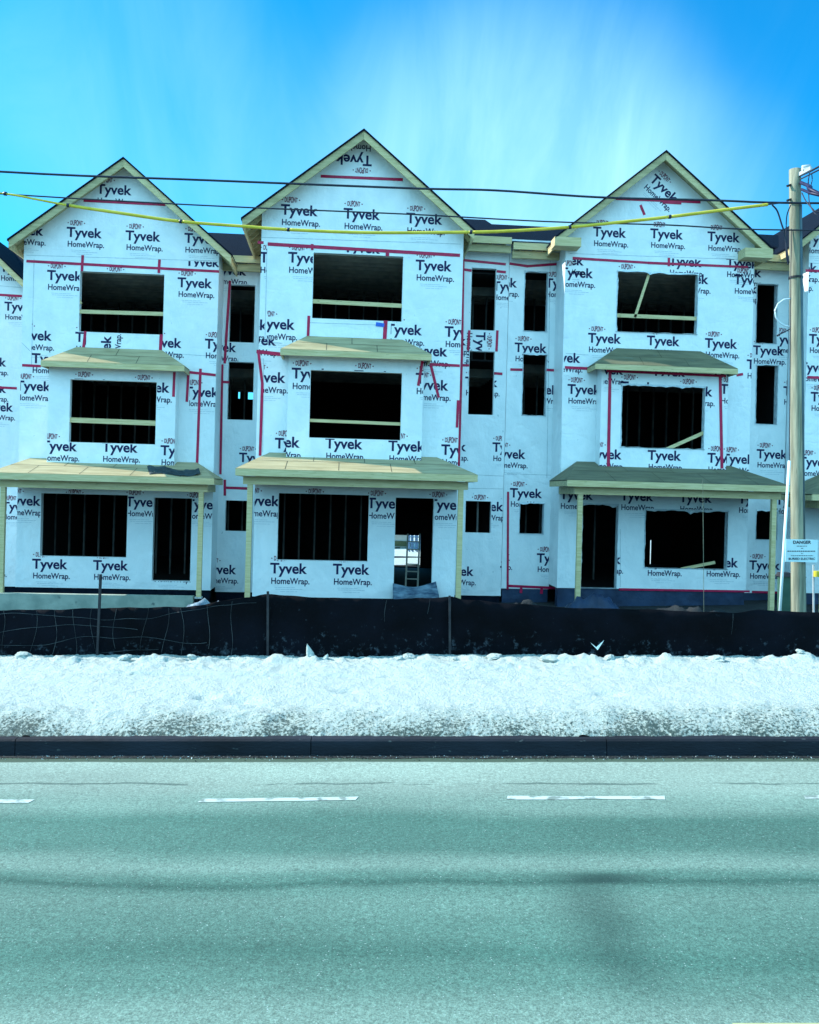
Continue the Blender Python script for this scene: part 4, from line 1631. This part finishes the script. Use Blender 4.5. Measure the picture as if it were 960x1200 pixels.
for px, py0, lean in ((118, 673, -5), (314, 693, 0), (527, 698, 0.5), (-130, 690, 2), (1090, 700, 2)):
    Y = FY - 0.03
    a = RPX(px, py0, Y)
    X, _ = RXZ(px + lean, 790, Y)
    mb = MB()
    mb.beam(RD(X, Y - 0.02, -0.2), a, 0.032, 0.032, up=CF)
    mb.build('steel_stake', STEEL, root)

# white torn scrap caught on the fence
mb = MB()
Y = FY - 0.09
pts = [RPX(*p, Y) for p in ((692, 753), (699, 758.5), (708, 750.5), (700.5, 762))]
bk_ = [p + CF * 0.012 for p in pts]
mb.poly([pts[0], pts[3], pts[1]])
mb.poly([pts[1], pts[3], pts[2]])
mb.poly([bk_[1], bk_[3], bk_[0]])
mb.poly([bk_[2], bk_[3], bk_[1]])
for i, j in ((0, 3), (3, 2), (2, 1), (1, 0)):
    mb.poly([pts[j], pts[i], bk_[i], bk_[j]])
tag(mb.build('plastic_scrap', WHITEP, origin=pts[3]), 'small white V-shaped torn scrap caught low on the black silt fence', 'scrap')

# ------------------------------------------------------------------ yard behind the fence
rr = random.Random(17)


def mound(name, px0, px1, py_top, Y, m, label, cat, spread=0.5, seed=0):
    """heap of soil whose crest reaches py_top between two photo columns"""
    x0, x1 = RXZ(px0, py_top, Y)[0], RXZ(px1, py_top, Y)[0]
    zt = RXZ(px0, py_top, Y)[1]
    w = x1 - x0
    nx, ny = max(12, int(w / 0.06)), 16
    vs, fs = [], []
    for j in range(ny + 1):
        for i in range(nx + 1):
            u, v = i / nx, j / ny
            X = x0 + w * u
            yy = Y - spread + 2 * spread * v
            e = (math.sin(math.pi * u) ** 0.45 if 0 < u < 1 else 0) * (math.sin(math.pi * v) if 0 < v < 1 else 0)
            n = 1 + 0.35 * noise.fractal(Vector((X * 3 + seed, yy * 3, seed)), 0.9, 2.1, 4)
            vs.append(RD(X, yy, -0.42 + max(0, (zt + 0.42)) * e * n))
    n1_ = nx + 1
    for j in range(ny):
        for i in range(nx):
            fs.append((j * n1_ + i, j * n1_ + i + 1, (j + 1) * n1_ + i + 1, (j + 1) * n1_ + i))
    b = MB()
    b.v, b.f, b.m = vs, fs, [0] * len(fs)
    o = b.build(name, m, origin=RD((x0 + x1) / 2, Y, -0.42), smooth=True)
    return tag(o, label, cat)


RUB = mat('frosted_rubble', (0.06, 0.10, 0.15), (0.30, 0.38, 0.44), 6, 0.9, 0.05, 12)
mound('rubble_heap', 212, 275, 702, 20.4, RUB, 'heap of frosted rubble at the foot of the left porch post', 'rubble', 0.5, 3)
mound('dirt_heap', 560, 672, 707, 19.2, DIRT, 'dark soil heap below the narrow window pair', 'dirt heap', 0.7, 5)
mound('dirt_heap', 655, 735, 698, 20.6, MEMB, 'bluish tarped soil heap before the torn doorway', 'dirt heap', 0.6, 9)
mound('dirt_heap', 700, 905, 714, 19.4, DIRT, 'long dark soil heap under the right porch', 'dirt heap', 0.7, 12)

# crumpled felt left on the left porch roof
mb = MB()
nx, ny = 26, 9
for j in range(ny + 1):
    for i in range(nx + 1):
        u, v = i / nx, j / ny
        px = lerp(176, 236, u)
        e0, e1 = P3(px, 559.3, YL - 1.65), P3(px - 6, 540.3, YL)
        vv = lerp(0.10 + 0.07 * math.sin(u * 7), 0.50 + 0.13 * math.sin(u * 5 + 1), v)
        p = e0.lerp(e1, vv)
        p.z += 0.018 + 0.045 * max(0.0, noise.fractal(Vector((u * 7, v * 3.5, 5.0)), 0.9, 2.0, 3)) + 0.008 * math.sin(v * 9 + u * 14)
        mb.v.append(p)
for j in range(ny):
    for i in range(nx):
        k = j * (nx + 1) + i
        mb.f.append((k, k + 1, k + nx + 2, k + nx + 1))
        mb.m.append(0)
FELT = mat('roofing_felt', (0.008, 0.018, 0.022), (0.030, 0.050, 0.060), 4, 0.7, 0.03, 9)
o = mb.build('roofing_felt', FELT, origin=P3(206, 552, YL - 0.9), smooth=True)
o.modifiers.new('thickness', 'SOLIDIFY').thickness = 0.004
tag(o, 'crumpled dark roofing felt lying on the right end of the left porch roof', 'roofing felt')

# blue sheet hanging over the sill of the tallest house's doorway
mb = MB()
nx, ny = 16, 8
Y = YM - 0.12
for j in range(ny + 1):
    for i in range(nx + 1):
        u, v = i / nx, j / ny
        px = lerp(460.5, 511 + 5 * v, u)
        py = lerp(683.5 + 5 * math.sin(u * 3.14) - 2 * u, 706, v)
        p = P3(px, py, Y - 0.25 * v)
        p.y += 0.05 * math.sin(u * 9 + v * 4) + 0.03 * math.sin(v * 9)
        mb.v.append(p)
for j in range(ny):
    for i in range(nx):
        k = j * (nx + 1) + i
        mb.f.append((k, k + nx + 1, k + nx + 2, k + 1))
        mb.m.append(0)
TARP = mat('blue_poly_sheet', (0.02, 0.05, 0.10), (0.20, 0.30, 0.38), 3, 0.35, 0.04, 6, (1, 1, 3))
o = mb.build('plastic_sheet', TARP, origin=P3(484, 704, YM - 0.3), smooth=True)
o.modifiers.new('thickness', 'SOLIDIFY').thickness = 0.004
tag(o, 'crumpled blue plastic sheet draped over the sill of the open doorway', 'plastic sheet')

# ladder inside the tallest house
YBm = YM + 2.6
lad = thing('ladder', P3(483, 688, YBm - 1.2), 'pale aluminium ladder standing inside the open doorway', 'ladder')
ALU = mat('aluminium', (0.42, 0.42, 0.36), (0.55, 0.54, 0.46), 6, 0.4)
for (a, b_) in (((475.5, 688), (478, 626)), ((489.5, 688), (492, 626))):
    mb = MB()
    mb.beam(P3(*a, YBm - 1.2), P3(*b_, YBm - 0.25), 0.045, 0.05)
    mb.build('stile', ALU, lad)
for py in (634.5, 643.5, 652.5, 661, 669.5, 678.2):
    t = (688 - py) / 62
    yy = YBm - 1.2 + 0.95 * t
    mb = MB()
    mb.beam(P3(475.5 + 2.5 * t, py, yy), P3(489.5 + 2.5 * t, py + 0.5, yy), 0.03, 0.032)
    mb.build('rung', ALU, lad)

# what shows through the doorway: a hoarding with lettering, a pale house and a scaffold bay
hy = 41.0
hz = thing('site_hoarding', P3(470, 690, hy), 'dark site hoarding with white lettering seen through the open doorway', 'hoarding')
NAVY = mat('hoarding_panel', (0.008, 0.012, 0.03), (0.015, 0.02, 0.045), 2, 0.5)
x0, x1 = XZ(400, 660, hy)[0], XZ(540, 660, hy)[0]
zt_, zlo_ = XZ(470, 652, hy)[1], XZ(470, 668, hy)[1] - 1
mb = MB()
mb.box(x0, x1, hy, hy + 0.08, zlo_, zt_)
pan = mb.build('panel', NAVY, hz)
mb = MB()
lt = norm_cap(text_polys('SKYVIEW', bold=0.02, width=XZ(475.5, 657, hy)[0] - XZ(451, 657, hy)[0]), 0.17)
ox, oz = XZ(451, 659.2, hy)
for p in lt:
    mb.poly([(ox + x, hy - 0.006, oz + z) for x, z in p])
a_, c_ = XZ(465, 663.3, hy), XZ(486, 662.0, hy)
mb.poly([(a_[0], hy - 0.006, a_[1]), (c_[0], hy - 0.006, a_[1]), (c_[0], hy - 0.006, a_[1] + 0.04), (a_[0], hy - 0.006, a_[1] + 0.04)])
mb.build('lettering', WHITEP, pan)

by_ = 48.0
fh = thing('house', P3(470, 690, by_), 'pale house with an olive band seen through the open doorway', 'house')
PALE = mat('pale_render', (0.70, 0.78, 0.74), (0.80, 0.86, 0.82), 2, 0.8)
OLIVE = mat('olive_band', (0.07, 0.09, 0.045), (0.11, 0.13, 0.07), 3, 0.8)
x0, x1 = XZ(430, 640, by_)[0], XZ(479, 640, by_)[0]
zq = XZ(470, 665, by_)[1] - 2
mb = MB()
mb.box(x0, x1, by_, by_ + 6, zq, XZ(470, 626, by_)[1])
wl = mb.build('wall', PALE, fh)
mb = MB()
mb.box(x0 - 0.1, x1 + 0.1, by_ - 0.15, by_ - 0.005, XZ(470, 640, by_)[1], XZ(470, 634, by_)[1])
mb.build('band', OLIVE, fh)
q = RECT(461.5, 469, 641.5, 651.5, by_)
mb = MB()
mb.box(q[0], q[1], by_ - 0.03, by_ - 0.004, q[2], q[3])
mb.build('window', DARK, fh)
mb = MB()
mb.prism([(x0 - 0.4, XZ(470, 626, by_)[1]), (x1 + 0.4, XZ(470, 626, by_)[1]), ((x0 + x1) / 2, XZ(470, 600, by_)[1])], by_ - 0.3, by_ + 6.3)
mb.build('roof', SHINGLE, fh)
sy = 45.0
sf = thing('scaffold', P3(486, 690, sy), 'blue scaffold frame seen behind the ladder through the doorway', 'scaffold')
SCB = mat('scaffold_tube', (0.08, 0.16, 0.28), (0.12, 0.22, 0.36), 3, 0.4)
for px in (480, 484, 489, 493.5):
    for dy in (0, 0.9):
        mb = MB()
        a, b_ = P3(px, 694, sy), P3(px, 622, sy)
        mb.tube([a + Vector((0, dy, 0)), b_ + Vector((0, dy, 0))], 0.04, 6)
        mb.build('standard', SCB, sf)
for py in (629, 636, 643, 650):
    mb = MB()
    mb.tube([P3(479, py, sy - 0.05), P3(494, py + 0.4, sy - 0.05)], 0.035, 6)
    mb.build('ledger', SCB, sf)

# ------------------------------------------------------------------ utility pole, sign and lines
PY = 15.0
pole = thing('utility_pole', RD(RXZ(935.5, 700, PY)[0], PY, -0.45), 'weathered wooden utility pole carrying the overhead lines at the right', 'utility pole')
mb = MB()
pts = []
for j in range(25):
    t = j / 24
    py = lerp(745, 198.5, t)
    pts.append(RPX(lerp(936.3, 931.8, t), py, PY))
mb.tube(pts, 0.122, 20, r2=0.094)
mb.build('shaft', POLEW, pole, smooth=True)
mb = MB()
mb.tube([RPX(941.8, 660, PY - 0.08), RPX(940.5, 450, PY - 0.08), RPX(938.2, 240, PY - 0.08)], 0.028, 8)
mb.build('riser_conduit', mat('dark_conduit', (0.05, 0.09, 0.11), (0.08, 0.13, 0.15), 3, 0.5), pole, smooth=True)
mb = MB()
mb.tube([RPX(932.9, 326.5, PY), RPX(932.9, 324.2, PY)], 0.118, 16)
mb.build('steel_band', STEEL, pole)
mb = MB()
mb.beam(RPX(936, 205, PY - 0.06), RPX(951, 197, PY - 0.3), 0.05, 0.06)
mb.build('bracket_arm', GREYM, pole)
mb = MB()
c = RPX(944.5, 198, PY - 0.15)
for (dz, r0, r1) in ((-0.02, 0.03, 0.045), (0.025, 0.07, 0.035)):
    mb.tube([c + CU * dz - CR * 0.06, c + CU * (dz + 0.02) + CR * 0.07], r1, 10)
mb.build('insulator', GREYM, pole, smooth=True)
for py in (216, 233):
    mb = MB()
    mb.beam(RPX(922.5, py + 2, PY - 0.05), RPX(929, py, PY - 0.02), 0.03, 0.035)
    mb.build('cable_clamp', STEEL, pole)
# cable loop hung on the pole
mb = MB()
lp_ = [(926, 350), (919, 351), (912, 356), (908.3, 364), (909.5, 372), (914, 378), (920, 381.5), (926, 383)]
pp = []
for i in range(len(lp_) - 1):
    for k in range(4):
        t = k / 4
        pp.append(RPX(lerp(lp_[i][0], lp_[i + 1][0], t), lerp(lp_[i][1], lp_[i + 1][1], t), PY - 0.12))
pp.append(RPX(926, 383, PY - 0.1))
mb.tube(pp, 0.014, 8)
tag(mb.build('cable_loop', mat('pale_cable', (0.45, 0.55, 0.62), (0.60, 0.68, 0.72), 3, 0.4), origin=pp[0], smooth=True), 'pale curved cable loop sticking out from the left side of the utility pole', 'cable')
mb = MB()
mb.tube([RPX(911, 393.5, PY - 0.1), RPX(914, 391.5, PY - 0.1), RPX(919.5, 389, PY - 0.1), RPX(926, 385.5, PY - 0.1)], 0.018, 6, r2=0.008)
tag(mb.build('cable_end', RUBBER, origin=RPX(926, 385.5, PY - 0.1), smooth=True), 'short black cable end just below the pale loop on the pole', 'cable')
# guy wire with its white guard
mb = MB()
g0, g1, g2 = RPX(912.6, 742, PY - 0.55), RPX(925.2, 540, PY - 0.25), RPX(927.5, 268, PY - 0.06)
guy = thing('guy_wire', g0, 'thin steel guy wire in a white guard left of the utility pole', 'guy wire')
mb.tube([g1, g2], 0.008, 6)
mb.build('wire', RUBBER, guy)
mb = MB()
mb.tube([g0, g1], 0.024, 8)
mb.build('guard_sleeve', WHITEP, guy, smooth=True)

# danger sign
SY = PY - 0.17
c4 = [RPX(920.5, 658.2, SY), RPX(958.2, 659.2, SY), RPX(959.3, 632.6, SY), RPX(921.5, 631.8, SY)]
sg = thing('danger_sign', (c4[0] + c4[1]) / 2, 'pale rectangular danger sign fixed across the utility pole', 'sign')
mb = MB()
bk_ = [p + CF * 0.012 for p in c4]
mb.hexa([c4[0], c4[1], bk_[1], bk_[0], c4[3], c4[2], bk_[2], bk_[3]])
board = mb.build('sign_board', SIGNW, sg)


def sign_text(mb, body, cx, py, w, cap, bold=0.02):
    ps = norm_cap(text_polys(body, bold=bold, width=w / FPX * SY), cap / FPX * SY)
    o_ = RPX(cx - w / 2, py, SY - 0.004)
    for p in ps:
        mb.poly([o_ + CR * x + CU * z for x, z in p])


SINK = mat('sign_ink', (0.008, 0.012, 0.03), (0.012, 0.018, 0.04), 9, 0.5)
mb = MB()
sign_text(mb, 'DANGER', 940.3, 637.2, 21, 3.7, 0.03)
sign_text(mb, 'BURIED ELECTRIC', 940, 656, 31, 2.5, 0.02)
rr = random.Random(2)
for (xa, xb, py, h) in ((934, 946, 640, 0.7), (939, 941.5, 642.6, 0.6), (923, 956, 645.9, 1.0), (939, 941.5, 648.6, 0.6), (927, 953, 651.2, 0.7)):
    x = xa
    while x < xb:
        l = rr.uniform(1.2, 3.0)
        a, b_ = RPX(x, py + h / 2, SY - 0.004), RPX(min(xb, x + l), py + h / 2, SY - 0.004)
        mb.poly([a, b_, b_ + CU * (h / FPX * SY), a + CU * (h / FPX * SY)])
        x += l + 0.5
mb.build('sign_lettering', SINK, board)


def cable_pts(pxs, Y0_, Y1_=None, sub=6):
    out = []
    n = len(pxs) - 1
    for i in range(n):
        p0, p1 = pxs[i], pxs[i + 1]
        pm, pn = pxs[max(i - 1, 0)], pxs[min(i + 2, n)]
        for k in range(sub):
            t = k / sub
            q = []
            for d in (0, 1):
                q.append(0.5 * (2 * p0[d] + (p1[d] - pm[d]) * t + (2 * pm[d] - 5 * p0[d] + 4 * p1[d] - pn[d]) * t * t + (3 * p0[d] - pm[d] - 3 * p1[d] + pn[d]) * t ** 3))
            out.append((q[0], q[1], lerp(Y0_, Y1_ if Y1_ else Y0_, (i + t) / n)))
    out.append((pxs[-1][0], pxs[-1][1], Y1_ if Y1_ else Y0_))
    return [RPX(*p) for p in out]


def line(name, pxs, Y0_, r, m, label, cat='cable', group=None, Y1_=None):
    mb = MB()
    pts = cable_pts(pxs, Y0_, Y1_)
    mb.tube(pts, r, 8)
    return tag(mb.build(name, m, origin=pts[0], smooth=True), label, cat, group)


line('overhead_cable', [(-900, 110), (-420, 172), (0, 201), (240, 211), (480, 220.5), (580, 223), (700, 231), (830, 234.5), (960, 238), (1300, 236), (1700, 215)], PY - 0.14, 0.019, RUBBER,
     'upper black overhead cable crossing just under the gable peaks', 'cable')
line('overhead_cable', [(-900, 140), (-420, 200), (0, 227), (150, 236), (300, 243.5), (480, 251), (640, 259.5), (780, 263.5), (925, 269.5), (1300, 268), (1700, 250)], PY - 0.14, 0.0125, RUBBER,
     'lower thin black overhead cable crossing behind the yellow sleeves', 'cable')
# short splice clamp on the upper cable
YC = [(-160, 204), (0, 226), (40, 233), (80, 240.5), (140, 249.5), (212, 259.5), (290, 265.5), (338, 269), (430, 272.5), (552, 272), (610, 270), (668, 266), (720, 261), (785, 254), (860, 244.5), (903, 239.3), (921, 237)]
yc = thing('sleeved_cable', RPX(*YC[-1], PY - 0.1), 'sagging overhead line covered by bright yellow sleeves', 'cable')
pts = cable_pts(YC, PY - 0.26, None, 30)
mb = MB()
mb.tube(pts, 0.011, 6)
mb.build('wire', RUBBER, yc, smooth=True)


def px_of(p):
    d = p - CP
    return CX + FPX * d.dot(CR) / d.dot(CF)


JO = [-70, 6, 80, 212, 338, 552, 668, 785, 902]
for a, b_ in zip(JO, JO[1:]):
    seg = [p for p in pts if a + 2 < px_of(p) < b_ - 2]
    t0 = [RPX(a + 1.6, 0, PY)]
    mb = MB()
    mb.tube(seg, 0.026 if a > 40 else (0.018 if a > 0 else 0.012), 10)
    mb.build('yellow_sleeve', YELLOW, yc, smooth=True)
for a in JO[1:-1]:
    k = min(range(len(pts)), key=lambda i: abs(px_of(pts[i]) - a))
    d = (pts[min(k + 1, len(pts) - 1)] - pts[k - 1]).normalized()
    mb = MB()
    mb.tube([pts[k] - d * 0.022, pts[k] + d * 0.022], 0.032, 10)
    mb.build('joint_clip', RUBBER, yc, smooth=True)
    nb = [p for p in pts if abs(px_of(p) - a) < 4]
    if len(nb) > 1:
        mb = MB()
        mb.tube(nb, 0.024 if a > 20 else 0.014, 10)
        mb.build('yellow_sleeve', YELLOW, yc, smooth=True)

LN = 'service cables fanning out right of the utility pole'
line('service_cable', [(938, 206), (950, 200.5), (962, 194), (1080, 130)], PY - 0.1, 0.015, RUBBER, 'topmost of the black service cables, rising right from the pole top', 'cable', LN, PY - 3)
line('service_cable', [(938, 210), (950, 204), (962, 198), (1080, 140)], PY - 0.15, 0.012, RUBBER, 'second black service cable, rising right just under the topmost one', 'cable', LN, PY - 3)
line('service_cable', [(939, 214), (950, 219), (961, 227.5), (1100, 290)], PY - 0.1, 0.030, PURPLE, 'thick purplish bundle sloping down right from the pole', 'cable', LN, PY - 2)
line('service_cable', [(940, 222), (950, 226), (962, 229), (1100, 262)], PY - 0.15, 0.024, PURPLE, 'lower purplish bundle leaving the pole almost level', 'cable', LN, PY - 2)
line('service_cable', [(949, 203), (947.5, 212), (948, 222), (948.5, 236), (953, 247), (962, 256), (1010, 300)], PY - 0.2, 0.009, RUBBER, 'thin black drop loop hanging furthest down beside the pole top', 'cable', LN, PY - 1)
line('service_cable', [(951.5, 204), (952, 211), (950, 219)], PY - 0.2, 0.008, RUBBER, 'short black jumper between the rising cables and the purple bundle', 'cable', LN)
line('service_cable', [(940, 226), (945, 236), (953, 245), (962, 249.5), (1030, 275)], PY - 0.2, 0.009, RUBBER, 'thin black drop line crossing the hanging loop', 'cable', LN, PY - 1)
line('down_lead', [(905, 240), (911, 247), (916, 262), (920, 275), (921.5, 290), (922, 300), (924, 310)], PY - 0.16, 0.014, RUBBER, 'slack dark lead dropping from the end of the yellow sleeves', 'cable')
line('down_lead', [(927, 240), (922.5, 252), (921.5, 268), (921.7, 286), (925, 308)], PY - 0.18, 0.010, RUBBER, 'thin dark lead looping down along the left side of the pole', 'cable')

# small things round the pole's foot
cab = thing('utility_pedestal', RPX(921, 716, PY + 0.9), 'green utility pedestal behind the guy wire', 'pedestal')
Y = PY + 0.9
mb = MB()
x0, z0 = RXZ(916.5, 745, Y)
x1, z1 = RXZ(928, 676, Y)
mb.hexa([RD(x0, Y, z0), RD(x1, Y, z0), RD(x1, Y + .2, z0), RD(x0, Y + .2, z0), RD(x0, Y, z1), RD(x1, Y, z1), RD(x1, Y + .2, z1), RD(x0, Y + .2, z1)])
mb.build('body', GREENM, cab)
mb = MB()
mb.hexa([RD(x0 - .03, Y - .03, z1 + .002), RD(x1 + .03, Y - .03, z1 + .002), RD(x1 + .03, Y + .23, z1 + .002), RD(x0 - .03, Y + .23, z1 + .002),
         RD(x0, Y, z1 + .07), RD(x1, Y, z1 + .07), RD(x1, Y + .2, z1 + .07), RD(x0, Y + .2, z1 + .07)])
mb.build('cap', STEEL, cab)
mb = MB()
mb.tube([RPX(942.0, 699, PY + 0.1), RPX(943.2, 676, PY + 0.1), RPX(943, 655, PY + 0.1)], 0.013, 8)
tag(mb.build('pipe', WHITEP, origin=RPX(942.0, 699, PY + 0.1), smooth=True), 'short white plastic pipe hanging below the danger sign beside the pole', 'pipe')
mb = MB()
mb.tube([RPX(954, 745, PY + 0.7), RPX(953.5, 662, PY + 0.7)], 0.02, 8)
mk = mb.build('marker_post', GREYM, origin=RPX(954, 745, PY + 0.7))
tag(mk, 'slim grey marker post with a yellow cap at the right edge', 'marker post')
mb = MB()
c = RPX(957.5, 672.5, PY + 0.62)
mb.tube([c - CU * 0.05, c + CU * 0.05], 0.055, 12)
mb.build('cap', YELLOW, mk)
ROD = mat('grey_rod', (0.10, 0.12, 0.09), (0.16, 0.17, 0.12), 5, 0.6)
# survey rod in front of the right porch
mb = MB()
mb.beam(RPX(825.3, 742, 13.4), RPX(823.8, 562, 13.4), 0.006, 0.006, up=CF)
tag(mb.build('survey_rod', ROD, origin=RPX(825.3, 742, 13.4)), 'thin tall wooden rod standing behind the fence before the right porch', 'rod')

# cinder blocks and offcuts on the concrete in front of the left house
rr = random.Random(31)
print('houses', len(houses), 'objects', len(bpy.data.objects))
